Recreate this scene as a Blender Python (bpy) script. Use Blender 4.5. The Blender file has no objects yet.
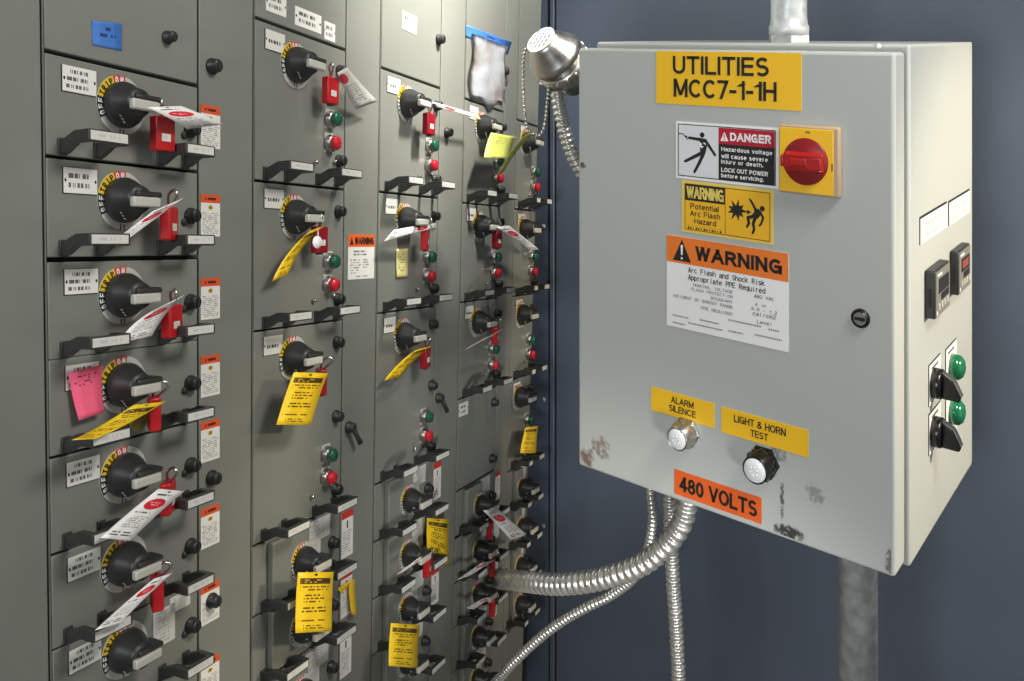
import bpy, bmesh, math, random
from mathutils import Vector, Matrix
random.seed(7)
C = bpy.context.scene.collection
EYE = Vector((0, 0, 2.2))

# ------------------------------------------------------------------ frames
class Frame:
    """A panel frame: x along, y up, z out of the panel."""
    def __init__(self, o, ax, ay, az):
        self.o = Vector(o); self.L = Matrix((ax, ay, az)).transposed()
    def at(self, x=0, y=0, z=0):
        return self.o + self.L @ Vector((x, y, z))
    def moved(self, x=0, y=0, z=0):
        f = Frame((0,0,0), (1,0,0), (0,1,0), (0,0,1)); f.o = self.at(x, y, z); f.L = self.L.copy(); return f
N = lambda *v: Vector(v).normalized()
XW, YW, ZW = Vector((.8127,-.5824,0)), Vector((.5824,.8127,0)), Vector((0,0,1))
CORNER = Vector((.4693, 1.4, 0)) + EYE              # right vertical edge of the enclosure door, at eye height
FRONT = Frame(CORNER, XW, ZW, -YW)
SIDE = Frame(CORNER, YW, ZW, XW)
WORLD = Frame((0,0,0), (1,0,0), (0,1,0), (0,0,1))
EYEF = Frame(EYE, (1,0,0), (0,1,0), (0,0,1))
LINE = Frame(Vector((-.7127, 1.13, -.2735)) + EYE, N(280,880,-213), N(400,-880,11968), N(1600,-880,248))
WALLGAP = .80

# ------------------------------------------------------------------ mesh builder
# ------------------------------------------------------------------ plain sans lettering drawn as strokes
def _arc(cx, cy, rx, ry, a0, a1, n=None):
    n = n or max(3, int(abs(a1-a0)/22))
    return [(cx+rx*math.cos(math.radians(a0+(a1-a0)*i/n)), cy+ry*math.sin(math.radians(a0+(a1-a0)*i/n))) for i in range(n+1)]
A_ = _arc
GLYPH = {  # char: (advance, [polylines]) on a cap height of 1; x height .73
 'A': (.70, [[(0,0),(.35,1),(.70,0)], [(.12,.33),(.58,.33)]]),
 'B': (.60, [[(0,0),(0,1),(.32,1)]+A_(.32,.76,.24,.24,90,-90)+[(0,.52)], [(.32,.52)]+A_(.33,.26,.27,.26,90,-90)+[(0,0)]]),
 'C': (.68, [A_(.36,.5,.36,.5,42,318)]),
 'D': (.64, [[(0,0),(0,1),(.27,1)]+A_(.27,.5,.37,.5,90,-90)+[(0,0)]]),
 'E': (.54, [[(.54,1),(0,1),(0,0),(.54,0)], [(0,.52),(.50,.52)]]),
 'F': (.52, [[(.52,1),(0,1),(0,0)], [(0,.50),(.46,.50)]]),
 'G': (.70, [A_(.36,.5,.36,.5,42,330)[:-1]+[(.66,.22),(.68,.48),(.38,.48)], [(.68,.48),(.68,0)]]),
 'H': (.62, [[(0,0),(0,1)], [(.62,0),(.62,1)], [(0,.52),(.62,.52)]]),
 'I': (.0, [[(0,0),(0,1)]]),
 'J': (.46, [[(.46,1),(.46,.25)]+A_(.23,.25,.23,.25,0,-180)]),
 'K': (.62, [[(0,0),(0,1)], [(.60,1),(.02,.40)], [(.20,.58),(.62,0)]]),
 'L': (.50, [[(0,1),(0,0),(.50,0)]]),
 'M': (.76, [[(0,0),(0,1)], [(0,1),(.38,.02)], [(.38,.02),(.76,1)], [(.76,1),(.76,0)]]),
 'N': (.62, [[(0,0),(0,1)], [(0,1),(.62,0)], [(.62,0),(.62,1)]]),
 'O': (.74, [A_(.37,.5,.37,.5,90,450)]),
 'P': (.58, [[(0,0),(0,1),(.30,1)]+A_(.30,.74,.28,.26,90,-90)+[(0,.48)]]),
 'Q': (.74, [A_(.37,.5,.37,.5,90,450), [(.44,.24),(.72,-.02)]]),
 'R': (.62, [[(0,0),(0,1),(.32,1)]+A_(.32,.75,.27,.25,90,-90)+[(0,.50)], [(.34,.50),(.60,0)]]),
 'S': (.60, [A_(.31,.745,.27,.255,30,250,9)+A_(.30,.26,.29,.26,80,-150,9)]),
 'T': (.62, [[(0,1),(.62,1)], [(.31,1),(.31,0)]]),
 'U': (.62, [[(0,1),(0,.32)]+A_(.31,.32,.31,.32,180,360)+[(.62,1)]]),
 'V': (.66, [[(0,1),(.33,0),(.66,1)]]),
 'W': (.94, [[(0,1),(.235,0)], [(.235,0),(.47,1)], [(.47,1),(.705,0)], [(.705,0),(.94,1)]]),
 'X': (.62, [[(0,0),(.62,1)], [(0,1),(.62,0)]]),
 'Y': (.64, [[(0,1),(.32,.44),(.64,1)], [(.32,.44),(.32,0)]]),
 'Z': (.58, [[(0,1),(.58,1)], [(.58,1),(0,0)], [(0,0),(.58,0)]]),
 '0': (.52, [A_(.26,.5,.26,.5,90,450)]), '1': (.26, [[(0,.74),(.26,.92)], [(.26,0),(.26,1)]]),
 '2': (.52, [A_(.26,.73,.25,.27,170,-40)+[(0,0),(.52,0)]]), '4': (.54, [[(.40,0),(.40,1)], [(.40,1),(0,.28)], [(0,.26),(.54,.26)]]),
 '7': (.50, [[(0,1),(.50,1),(.16,0)]]), '8': (.52, [A_(.26,.76,.22,.24,90,450), A_(.26,.265,.26,.265,90,450)]),
 '&': (.68, [[(.66,0),(.16,.62)]+A_(.30,.80,.17,.19,200,-20)+[(.14,.46)]+A_(.24,.25,.24,.25,130,320)+[(.58,.46)]]),
 '-': (.26, [[(0,.40),(.26,.40)]]), '.': (.02, [[(0,0),(0,.10)]]), '!': (.02, [[(0,0),(0,.12)], [(0,.3),(0,1)]]), '/': (.3, [[(0,0),(.3,1)]]),
 'a': (.46, [A_(.23,.51,.21,.22,160,0)+[(.44,0)], [(.44,.42),(.2,.40)]+A_(.19,.20,.19,.20,90,270)+[(.30,.02),(.44,.18)]]),
 'b': (.48, [[(0,1),(0,0)], A_(.24,.365,.24,.365,160,-160)]), 'c': (.44, [A_(.24,.365,.24,.365,45,315)]),
 'd': (.48, [[(.48,1),(.48,0)], A_(.24,.365,.24,.365,20,340)]), 'e': (.48, [[(.0,.39),(.47,.39)]+A_(.24,.365,.24,.365,5,310)]),
 'f': (.26, [[(.10,0),(.10,.84)]+A_(.24,.84,.14,.16,180,95), [(0,.68),(.26,.68)]]), 'g': (.48, [A_(.24,.365,.24,.365,20,340), [(.48,.73),(.48,-.08)]+A_(.24,-.06,.24,.2,0,-160)]),
 'h': (.44, [[(0,0),(0,1)], [(0,.45)]+A_(.22,.47,.22,.26,180,0)+[(.44,0)]]), 'i': (.0, [[(0,0),(0,.64)], [(0,.90),(0,.97)]]), 'j': (.08, [[(.08,.73),(.08,-.12),(.0,-.24)], [(.08,.88),(.08,1)]]),
 'k': (.42, [[(0,0),(0,1)], [(.40,.73),(0,.28)], [(.13,.43),(.42,0)]]), 'l': (.0, [[(0,0),(0,1)]]),
 'm': (.72, [[(0,0),(0,.73)], [(0,.5)]+A_(.18,.5,.18,.23,180,0)+[(.36,0)], [(.36,.5)]+A_(.54,.5,.18,.23,180,0)+[(.72,0)]]),
 'n': (.42, [[(0,0),(0,.73)], [(0,.45)]+A_(.21,.47,.21,.26,180,0)+[(.42,0)]]), 'o': (.48, [A_(.24,.365,.24,.365,90,450)]),
 'p': (.48, [[(0,.73),(0,-.25)], A_(.24,.365,.24,.365,160,-160)]), 'q': (.48, [[(.48,.73),(.48,-.25)], A_(.24,.365,.24,.365,20,340)]),
 'r': (.26, [[(0,0),(0,.73)], [(0,.42)]+A_(.24,.44,.24,.28,180,85)]), 's': (.42, [A_(.215,.54,.19,.19,30,250,7)+A_(.21,.19,.20,.19,80,-150,7)]),
 't': (.26, [[(.10,.95),(.10,.14)]+A_(.22,.14,.12,.13,180,290), [(0,.70),(.26,.70)]]), 'u': (.42, [[(0,.73),(0,.26)]+A_(.21,.26,.21,.26,180,360)+[(.42,.73)], [(.42,.3),(.42,0)]]),
 'v': (.44, [[(0,.73),(.22,0),(.44,.73)]]), 'w': (.66, [[(0,.73),(.165,0)], [(.165,0),(.33,.70)], [(.33,.70),(.495,0)], [(.495,0),(.66,.73)]]),
 'x': (.42, [[(0,0),(.42,.73)], [(0,.73),(.42,0)]]), 'y': (.44, [[(0,.73),(.23,.02)], [(.44,.73),(.20,-.12),(.06,-.24)]]), 'z': (.40, [[(0,.73),(.40,.73)], [(.40,.73),(0,0)], [(0,0),(.40,0)]]),
}
def ribbon(pts, w):
    """mitred outline quads of a polyline of full width w"""
    n = len(pts); closed = n > 3 and math.hypot(pts[0][0]-pts[-1][0], pts[0][1]-pts[-1][1]) < 1e-6
    P_ = [Vector(p) for p in pts]; L, R = [], []
    for i in range(n):
        a = P_[i]-P_[i-1] if i else (P_[-1]-P_[-2] if closed else P_[1]-P_[0]); c = P_[i+1]-P_[i] if i < n-1 else (P_[1]-P_[0] if closed else a)
        if a.length < 1e-9: a = c
        if c.length < 1e-9: c = a
        a = a.normalized(); c = c.normalized(); na, nc = Vector((-a.y,a.x)), Vector((-c.y,c.x)); m = na+nc
        m = m.normalized() if m.length > 1e-6 else na; k = 1/max(.45, m.dot(na)); L.append(P_[i]+m*(w/2*k)); R.append(P_[i]-m*(w/2*k))
    return [(L[i], R[i], R[i+1], L[i+1]) for i in range(n-1)]
def letters(s, x0, x1, y0, y1, weight, mono=False):
    """quads of a line of text fitted into x0..x1, y0..y1 (y0 baseline, y1 cap line); weight = stroke / cap height"""
    H = y1-y0; t = weight*H; lines = []; x = 0
    for ch in s:
        if ch == ' ': x += (.62 if mono else .26)+weight; continue
        adv, pl = GLYPH[ch]; off = 0; k = 1
        if mono: k = .5/max(adv, .42) if adv > .1 else 1; off = (.62-adv*k)/2
        lines += [[(x+off+px*k, py) for px, py in p] for p in pl]
        x += .62+weight*.3 if mono else adv+weight+.085
    wd = max(p[0] for l in lines for p in l); mn = min(p[0] for l in lines for p in l)
    sx = (x1-x0-t)/max(1e-6, wd-mn); out = []
    fit = lambda px, py: (x0+t/2+(px-mn)*sx, y0+t/2+py*(H-t))
    stems = {(round(p[0],4), p[1]) for l in lines if len(l) == 2 and abs(l[0][0]-l[1][0]) < 1e-6 for p in l}
    split = []
    for l in lines:                                  # corners of slanted strokes are cut flat, like a grotesque face
        if len(l) <= 3 and any(abs(a[0]-b[0]) > .02 and abs(a[1]-b[1]) > .02 for a, b in zip(l, l[1:])): split += [[a, b] for a, b in zip(l, l[1:])]
        else: split.append(l)
    for l in split:
        q = [fit(*p) for p in l]
        if len(q) == 2 and abs(l[0][0]-l[1][0]) > .02 and abs(l[0][1]-l[1][1]) > .15:
            d = Vector(q[1])-Vector(q[0]); hw = t/2*d.length/abs(d.y); e = []
            for (px, py), (X, Y) in zip(l, q):
                up = t/2 if py in (1, .73) else (-t/2 if py == 0 else 0); e.append((X+d.x/d.y*up, Y+up))
            if (round(l[0][0],4), l[0][1]) in stems: e[0] = (e[0][0]+math.copysign(hw-t/2, d.x), e[0][1])
            if (round(l[1][0],4), l[1][1]) in stems: e[1] = (e[1][0]-math.copysign(hw-t/2, d.x), e[1][1])
            e = [(min(max(X, x0+hw), x1-hw) if x1-x0 > 2*hw else X, Y) for X, Y in e]
            out.append((Vector((e[0][0]-hw,e[0][1])), Vector((e[0][0]+hw,e[0][1])), Vector((e[1][0]+hw,e[1][1])), Vector((e[1][0]-hw,e[1][1])))); continue
        if math.hypot(q[0][0]-q[-1][0], q[0][1]-q[-1][1]) > 1e-6:
            a = Vector(q[0])-Vector(q[1]); b = Vector(q[-1])-Vector(q[-2])
            if abs(a.x) < 1e-7 or abs(a.y) < 1e-7: q[0] = tuple(Vector(q[0])+a.normalized()*t/2)
            if abs(b.x) < 1e-7 or abs(b.y) < 1e-7: q[-1] = tuple(Vector(q[-1])+b.normalized()*t/2)
        out += ribbon(q, t)
    return out

class B:
    def __init__(self):
        self.bm = bmesh.new(); self.uv = self.bm.loops.layers.uv.new('UVMap'); self.smooth = set()
    def _f(self, vs, mi, smooth=False):
        try: f = self.bm.faces.new(vs)
        except ValueError: return None
        f.material_index = mi; f.smooth = smooth
        for l in f.loops: l[self.uv].uv = (.5, .5)
        return f
    def box(self, x0, x1, y0, y1, z0, z1, mi=0, bev=0, seg=2, uv=False):
        v = [self.bm.verts.new(p) for p in ((x0,y0,z0),(x1,y0,z0),(x1,y1,z0),(x0,y1,z0),(x0,y0,z1),(x1,y0,z1),(x1,y1,z1),(x0,y1,z1))]
        fs = [self._f([v[i] for i in q], mi) for q in ((3,2,1,0),(4,5,6,7),(0,1,5,4),(1,2,6,5),(2,3,7,6),(3,0,4,7))]
        if uv:
            for l, c in zip(fs[1].loops, ((0,0),(1,0),(1,1),(0,1))): l[self.uv].uv = c
        if bev:
            es = set(e for f in fs for e in f.edges)
            r = bmesh.ops.bevel(self.bm, geom=list(es), offset=bev, segments=seg, affect='EDGES', profile=.5)
            for f in r['faces']: f.material_index = mi; f.smooth = True
        return self
    def poly(self, pts, z0, z1, mi=0):
        """polygon in x,y extruded along z"""
        a = [self.bm.verts.new((x,y,z0)) for x,y in pts]; b = [self.bm.verts.new((x,y,z1)) for x,y in pts]
        self._f(a[::-1], mi); self._f(b, mi); n = len(pts)
        for i in range(n): self._f([a[i], a[(i+1)%n], b[(i+1)%n], b[i]], mi)
        return self
    def flat(self, pts, z, mi=0):
        self._f([self.bm.verts.new((x,y,z)) for x,y in pts], mi); return self
    def prism(self, pts, x0, x1, mi=0, bev=0):
        """profile in z,y extruded along x"""
        a = [self.bm.verts.new((x0,y,z)) for z,y in pts]; b = [self.bm.verts.new((x1,y,z)) for z,y in pts]
        n = len(pts)
        fs = [self._f(a, mi), self._f(b[::-1], mi)] + [self._f([a[i], b[i], b[(i+1)%n], a[(i+1)%n]], mi) for i in range(n)]
        bmesh.ops.recalc_face_normals(self.bm, faces=fs)
        if bev:
            r = bmesh.ops.bevel(self.bm, geom=list({e for f in fs for e in f.edges}), offset=bev, segments=2, affect='EDGES', profile=.5)
            for f in r['faces']: f.material_index = mi; f.smooth = True
        return self
    def lathe(self, prof, c=(0,0,0), mi=0, seg=24, axis=None, sx=1, sy=1, smooth=True, mis=None, phase=0):
        """profile of (radius, height) turned about an axis (default +z)"""
        ax = Vector(axis).normalized() if axis else Vector((0,0,1))
        e1 = ax.orthogonal().normalized() if axis else Vector((1,0,0)); e2 = ax.cross(e1); c = Vector(c)
        rings = []
        for r, h in prof:
            if r < 1e-7: rings.append([self.bm.verts.new(c + ax*h)])
            else: rings.append([self.bm.verts.new(c + ax*h + e1*(r*sx*math.cos(2*math.pi*i/seg+phase)) + e2*(r*sy*math.sin(2*math.pi*i/seg+phase))) for i in range(seg)])
        for k in range(len(rings)-1):
            p, q = rings[k], rings[k+1]; m = mis[k] if mis else mi
            for i in range(seg):
                j = (i+1) % seg
                if len(p) == 1 and len(q) == 1: continue
                if len(p) == 1: self._f([p[0], q[i], q[j]], m, smooth)
                elif len(q) == 1: self._f([p[i], p[j], q[0]], m, smooth)
                else: self._f([p[i], p[j], q[j], q[i]], m, smooth)
        if len(rings[0]) > 1: self._f(rings[0][::-1], mis[0] if mis else mi)
        if len(rings[-1]) > 1: self._f(rings[-1], mis[-1] if mis else mi)
        return self
    def sector(self, r0, r1, a0, a1, z, mi, c=(0,0), n=10):
        for i in range(n):
            t0 = math.radians(a0+(a1-a0)*i/n); t1 = math.radians(a0+(a1-a0)*(i+1)/n)
            self.flat([(c[0]+r*math.cos(t), c[1]+r*math.sin(t)) for r, t in ((r0,t0),(r1,t0),(r1,t1),(r0,t1))][::1 if a1 < a0 else -1][::-1], z, mi)
        return self
    def tube(self, pts, rad, seg=8, mi=0, smooth=True, cap=True):
        """rad: number or list"""
        pts = [Vector(p) for p in pts]; n = len(pts); rings = []; nrm = None
        for i in range(n):
            d = (pts[min(i+1,n-1)] - pts[max(i-1,0)]).normalized()
            if nrm is None: nrm = d.orthogonal().normalized()
            nrm = (nrm - d*nrm.dot(d)).normalized(); bi = d.cross(nrm)
            r = rad[i] if isinstance(rad, (list, tuple)) else rad
            rings.append([self.bm.verts.new(pts[i] + nrm*(r*math.cos(2*math.pi*k/seg)) + bi*(r*math.sin(2*math.pi*k/seg))) for k in range(seg)])
        for a, b in zip(rings, rings[1:]):
            for k in range(seg): self._f([a[k], a[(k+1)%seg], b[(k+1)%seg], b[k]], mi, smooth)
        if cap: self._f(rings[0][::-1], mi); self._f(rings[-1], mi)
        return self
    def ball(self, c, r, mi=0, u=8, v=5):
        return self.lathe([(r*math.sin(math.pi*i/v), -r*math.cos(math.pi*i/v)) for i in range(v+1)], c, mi, u)
    def text(self, s, x0, x1, y0, y1, z, mi, weight=.14, mat=None, mono=False):
        """lettering fitted to a rectangle; mat: extra 2D map (x,y)->(x,y)"""
        for q in letters(s, x0, x1, y0, y1, weight, mono):
            self._f([self.bm.verts.new((*(mat(v.x, v.y) if mat else (v.x, v.y)), z)) for v in q], mi)
        return self
    def sheet(self, c4, thick=.0006, mi=0, nu=3, nv=10, bow=.0, up=None):
        """card held by the edge c4[0]-c4[1], free edge c4[3]-c4[2]; bows along its length"""
        a, b, d, e = [Vector(p) for p in c4]
        nm = (b-a).cross(e-a).normalized()
        lay = []
        for side in (0, 1):
            g = []
            for j in range(nv+1):
                t = j/nv; row = []
                for i in range(nu+1):
                    s = i/nu
                    p = a.lerp(b, s).lerp(e.lerp(d, s), t) + nm*(bow*4*t*(1-t)) - nm*(thick*side)
                    row.append(self.bm.verts.new(p))
                g.append(row)
            lay.append(g)
        for side, g in enumerate(lay):
            for j in range(nv):
                for i in range(nu):
                    q = [(j,i),(j,i+1),(j+1,i+1),(j+1,i)]
                    f = self._f([g[y][x] for y, x in q], mi, True)
                    for l, (y, x) in zip(f.loops, q): l[self.uv].uv = (x/nu, 1-y/nv)
        def rim(p, q): 
            for k in range(len(p)-1): self._f([p[k], p[k+1], q[k+1], q[k]], mi)
        A, Bk = lay
        rim(A[0], Bk[0]); rim(A[-1], Bk[-1]); rim([r[0] for r in A], [r[0] for r in Bk]); rim([r[-1] for r in A], [r[-1] for r in Bk])
        return self
    def decal(self, x0, x1, y0, y1, z, mi=0, th=.0006):
        """thin printed plate with UVs on its face"""
        return self.box(x0, x1, y0, y1, z-th, z, mi, uv=True)

def emit(name, b, mats, frame=WORLD, root=None, parent=None, base=None, label=None, recalc=True):
    """turn a builder into ONE mesh object; children are expressed relative to the root's location"""
    me = bpy.data.meshes.new(name)
    if recalc: bmesh.ops.recalc_face_normals(b.bm, faces=b.bm.faces[:])
    b.bm.to_mesh(me); b.bm.free()
    if frame.L.determinant() < 0: me.flip_normals()
    loc = root.location if root is not None else (Vector(base) if base is not None else None)
    M = frame.L
    ws = [frame.o + M @ v.co for v in me.vertices]
    if loc is None:
        lo = [min(w[i] for w in ws) for i in range(3)]; hi = [max(w[i] for w in ws) for i in range(3)]
        loc = Vector(((lo[0]+hi[0])/2, (lo[1]+hi[1])/2, lo[2]))
    for v, w in zip(me.vertices, ws): v.co = w - loc
    for m in (mats if isinstance(mats, (list, tuple)) else [mats]): me.materials.append(m)
    o = bpy.data.objects.new(name, me); C.objects.link(o)
    p = parent if parent is not None else root
    if p is not None: o.parent = p
    else: o.location = loc
    if label: o['label'] = label
    return o
def empty(name, loc):
    o = bpy.data.objects.new(name, None); C.objects.link(o); o.location = loc; o.empty_display_size = .02; return o
def tag(o, label, cat, group=None):
    o['label'] = label; o['category'] = cat
    if group: o['group'] = group
    return o
def struct(o): o['kind'] = 'structure'; return o
def copy_tree(o, loc=None, parent=None):
    c = o.copy(); C.objects.link(c)
    if parent is not None: c.parent = parent
    if loc is not None: c.location = loc
    for ch in list(o.children): copy_tree(ch, None, c)
    return c

# ------------------------------------------------------------------ materials
def srgb(r, g, b):
    f = lambda c: c/12.92 if c <= .04045 else ((c+.055)/1.055)**2.4
    return (f(r/255), f(g/255), f(b/255), 1)
class NT:
    def __init__(self, name):
        self.m = bpy.data.materials.new(name); self.m.use_nodes = True; self.t = self.m.node_tree
        self.b = self.t.nodes['Principled BSDF']
    def n(self, k, **kw):
        x = self.t.nodes.new(k)
        for a, v in kw.items(): setattr(x, a, v)
        return x
    def set(self, sock, v):
        if hasattr(v, 'links'): self.t.links.new(v, sock)
        else: sock.default_value = v
    def M(self, op, a, b=0, c=None):
        x = self.n('ShaderNodeMath', operation=op); self.set(x.inputs[0], a); self.set(x.inputs[1], b)
        if c is not None: self.set(x.inputs[2], c)
        return x.outputs[0]
    def mix(self, f, a, b):
        x = self.n('ShaderNodeMix', data_type='RGBA'); self.set(x.inputs[0], f); self.set(x.inputs[6], a); self.set(x.inputs[7], b); return x.outputs[2]
    def mul(self, *a):
        r = a[0]
        for k in a[1:]: r = self.M('MULTIPLY', r, k)
        return r
    def between(self, x, lo, hi):
        return self.mul(self.M('GREATER_THAN', x, lo), self.M('LESS_THAN', x, hi))
    def noise(self, scale, detail=3, vec=None, rough=.5):
        x = self.n('ShaderNodeTexNoise'); x.inputs['Scale'].default_value = scale; x.inputs['Detail'].default_value = detail; x.inputs['Roughness'].default_value = rough
        if vec is None: vec = self.n('ShaderNodeTexCoord').outputs['Object']
        self.t.links.new(vec, x.inputs['Vector']); return x.outputs['Fac']
    def ramp(self, x, lo, hi, a=0., b=1.):
        r = self.n('ShaderNodeMapRange'); self.set(r.inputs[0], x)
        for i, v in zip((1,2,3,4), (lo,hi,a,b)): r.inputs[i].default_value = v
        return r.outputs[0]
def plain(name, col, rough=.5, metal=0, spec=.5, coat=0, alpha=1, trans=0, emit_=None):
    t = NT(name); p = t.b.inputs
    p['Base Color'].default_value = col; p['Roughness'].default_value = rough; p['Metallic'].default_value = metal
    p['Specular IOR Level'].default_value = spec; p['Coat Weight'].default_value = coat
    if trans: p['Transmission Weight'].default_value = trans
    if emit_: p['Emission Color'].default_value = col; p['Emission Strength'].default_value = emit_
    return t.m
def painted(name, col, rough=.4, var=.08, scale=9, bump=.02, spec=.5):
    """paint with faint colour drift, uneven gloss and orange peel"""
    t = NT(name); nz = t.noise(scale, 4)
    c2 = tuple(c*(1-var) for c in col[:3]) + (1,); c1 = tuple(min(1, c*(1+var)) for c in col[:3]) + (1,)
    t.set(t.b.inputs['Base Color'], t.mix(t.ramp(nz, .35, .65), c2, c1))
    t.set(t.b.inputs['Roughness'], t.ramp(t.noise(scale*.5, 3), .3, .7, rough-.06, rough+.08))
    t.b.inputs['Specular IOR Level'].default_value = spec
    bp = t.n('ShaderNodeBump'); bp.inputs['Strength'].default_value = bump; bp.inputs['Distance'].default_value = .002
    t.set(bp.inputs['Height'], t.noise(260, 2)); t.set(t.b.inputs['Normal'], bp.outputs[0])
    return t.m
def printed(name, base, spec, rough=.5, mottled=0):
    """flat print laid out in UV: rect / ellipse / lines (blurred illegible small print) / smudge"""
    t = NT(name); uv = t.n('ShaderNodeTexCoord').outputs['UV']; s = t.n('ShaderNodeSeparateXYZ'); t.t.links.new(uv, s.inputs[0]); u, v = s.outputs[0], s.outputs[1]
    col = base
    for k, e in enumerate(spec):
        kind = e[0]
        if kind == 'rect': f = t.mul(t.between(u, e[1], e[2]), t.between(v, e[3], e[4])); c = e[5]
        elif kind == 'ellipse':
            a = t.M('DIVIDE', t.M('SUBTRACT', u, e[1]), e[3]); b = t.M('DIVIDE', t.M('SUBTRACT', v, e[2]), e[4])
            f = t.M('LESS_THAN', t.M('ADD', t.mul(a, a), t.mul(b, b)), 1); c = e[5]
        elif kind == 'lines':
            _, u0, u1, v0, v1, n, cells, dens, c = e
            q = t.M('MULTIPLY', t.M('DIVIDE', t.M('SUBTRACT', v, v0), v1-v0), n); row = t.M('FLOOR', q); fr = t.M('FRACT', q)
            cell = t.M('FLOOR', t.M('MULTIPLY', u, cells)); w = t.n('ShaderNodeTexWhiteNoise', noise_dimensions='3D')
            cv = t.n('ShaderNodeCombineXYZ'); t.set(cv.inputs[0], cell); t.set(cv.inputs[1], row); cv.inputs[2].default_value = k+.5; t.t.links.new(cv.outputs[0], w.inputs['Vector'])
            # ragged right ends
            w2 = t.n('ShaderNodeTexWhiteNoise', noise_dimensions='2D'); cv2 = t.n('ShaderNodeCombineXYZ'); t.set(cv2.inputs[0], row); cv2.inputs[1].default_value = k+.25; t.t.links.new(cv2.outputs[0], w2.inputs['Vector'])
            end = t.M('SUBTRACT', u1, t.M('MULTIPLY', w2.outputs[0], (u1-u0)*.25))
            f = t.mul(t.between(u, u0, u1), t.between(v, v0, v1), t.between(fr, .22, .74), t.M('LESS_THAN', w.outputs[0], dens), t.M('LESS_THAN', u, end))
        elif kind == 'smudge':
            _, cu, cv_, ru, rv, sc, thr, c = e
            a = t.M('DIVIDE', t.M('SUBTRACT', u, cu), ru); b = t.M('DIVIDE', t.M('SUBTRACT', v, cv_), rv)
            fall = t.M('SUBTRACT', 1, t.M('ADD', t.mul(a, a), t.mul(b, b))); fall = t.M('MAXIMUM', fall, 0)
            f = t.ramp(t.M('MULTIPLY', t.noise(sc, 6, uv, .65), fall), thr, thr+.12)
            f = t.M('MINIMUM', t.M('MAXIMUM', f, 0), 1)
        col = t.mix(f, col, c)
    if mottled:
        nz = t.ramp(t.noise(8, 3), .3, .7, 1-mottled, 1.0)
        mm = t.n('ShaderNodeMix', data_type='RGBA', blend_type='MULTIPLY'); mm.inputs[0].default_value = 1
        cc = t.n('ShaderNodeCombineColor'); [t.set(cc.inputs[i], nz) for i in range(3)]
        t.set(mm.inputs[6], col); t.set(mm.inputs[7], cc.outputs[0]); col = mm.outputs[2]
    t.set(t.b.inputs['Base Color'], col); t.b.inputs['Roughness'].default_value = rough
    return t.m
K = srgb(28,27,25); WHT = srgb(226,225,218)
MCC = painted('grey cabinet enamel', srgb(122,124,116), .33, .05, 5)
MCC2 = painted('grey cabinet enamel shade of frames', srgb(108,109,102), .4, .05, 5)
GAP = plain('dark gap', srgb(26,26,24), .8)
BLK = painted('black moulded plastic', srgb(42,43,42), .42, .1, 40, .05)
BLKG = plain('glossy black plastic', srgb(20,20,21), .25)
HANDLE = painted('charcoal pull handle plastic', srgb(54,55,53), .45, .08, 30, .06)
TAB = painted('light grey lever tab', srgb(184,183,172), .4, .04, 30)
PLATE = plain('pale dial plate', srgb(186,187,178), .4)
YEL = plain('dial yellow', srgb(222,186,40), .5); REDP = plain('dial red', srgb(196,62,58), .5); GRN = plain('dial dark green', srgb(30,44,38), .5)
WHITE = plain('white print', WHT, .5); INK = plain('black ink', K, .6)
CHROME = plain('polished steel', srgb(214,212,205), .18, 1)
STEEL = painted('brushed steel', srgb(190,188,182), .3, .1, 40); STEEL.node_tree.nodes['Principled BSDF'].inputs['Metallic'].default_value = 1
GALV = painted('galvanised steel', srgb(206,210,212), .42, .2, 45); GALV.node_tree.nodes['Principled BSDF'].inputs['Metallic'].default_value = .3
LOCKRED = painted('red anodised padlock', srgb(178,28,34), .35, .08, 30)
LOCKDARK = painted('dark red padlock', srgb(140,20,34), .35, .08, 30)
GLENS = plain('green lens', srgb(22,82,60), .15, coat=.5); RLENS = plain('red lens', srgb(190,30,44), .15, coat=.5)
LABELW = printed('handle label', srgb(206,206,198), [('lines',.06,.94,.2,.85,1,20,.5,srgb(188,188,180))], .5)
NAME = [printed('engraved nameplate', WHT, [('lines',.1,.92,.08,.94,3,40,.62,srgb(96,94,90)), ('ellipse',.05,.5,.03,.07,K), ('ellipse',.95,.5,.03,.07,K)], .4),
        printed('engraved nameplate two lines', WHT, [('lines',.14,.9,.14,.88,2,38,.62,srgb(96,94,90)), ('ellipse',.05,.5,.03,.07,K), ('ellipse',.95,.5,.03,.07,K)], .4),
        printed('engraved nameplate one line', srgb(214,213,205), [('lines',.16,.88,.28,.62,1,34,.7,srgb(66,66,62)), ('ellipse',.05,.5,.03,.07,K), ('ellipse',.95,.5,.03,.07,K)], .4)]
WSTK = printed('orange warning sticker', WHT, [('rect',0,1,.80,1,srgb(214,84,42)), ('lines',.2,.85,.84,.96,1,14,.75,srgb(90,30,16)), ('lines',.08,.94,.06,.58,11,44,.6,srgb(146,144,140)),
               ('ellipse',.5,.69,.13,.055,srgb(196,168,58)), ('rect',.47,.53,.66,.73,K)], .5)
RSTK = printed('red topped sticker', WHT, [('rect',0,1,.84,1,srgb(196,52,40)), ('lines',.1,.9,.08,.58,9,30,.6,srgb(150,148,144)), ('rect',.44,.56,.62,.78,K)], .5)
LSTK = printed('instruction sticker', srgb(206,206,200), [('lines',.08,.92,.06,.94,9,30,.6,srgb(168,168,164))], .5)
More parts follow.
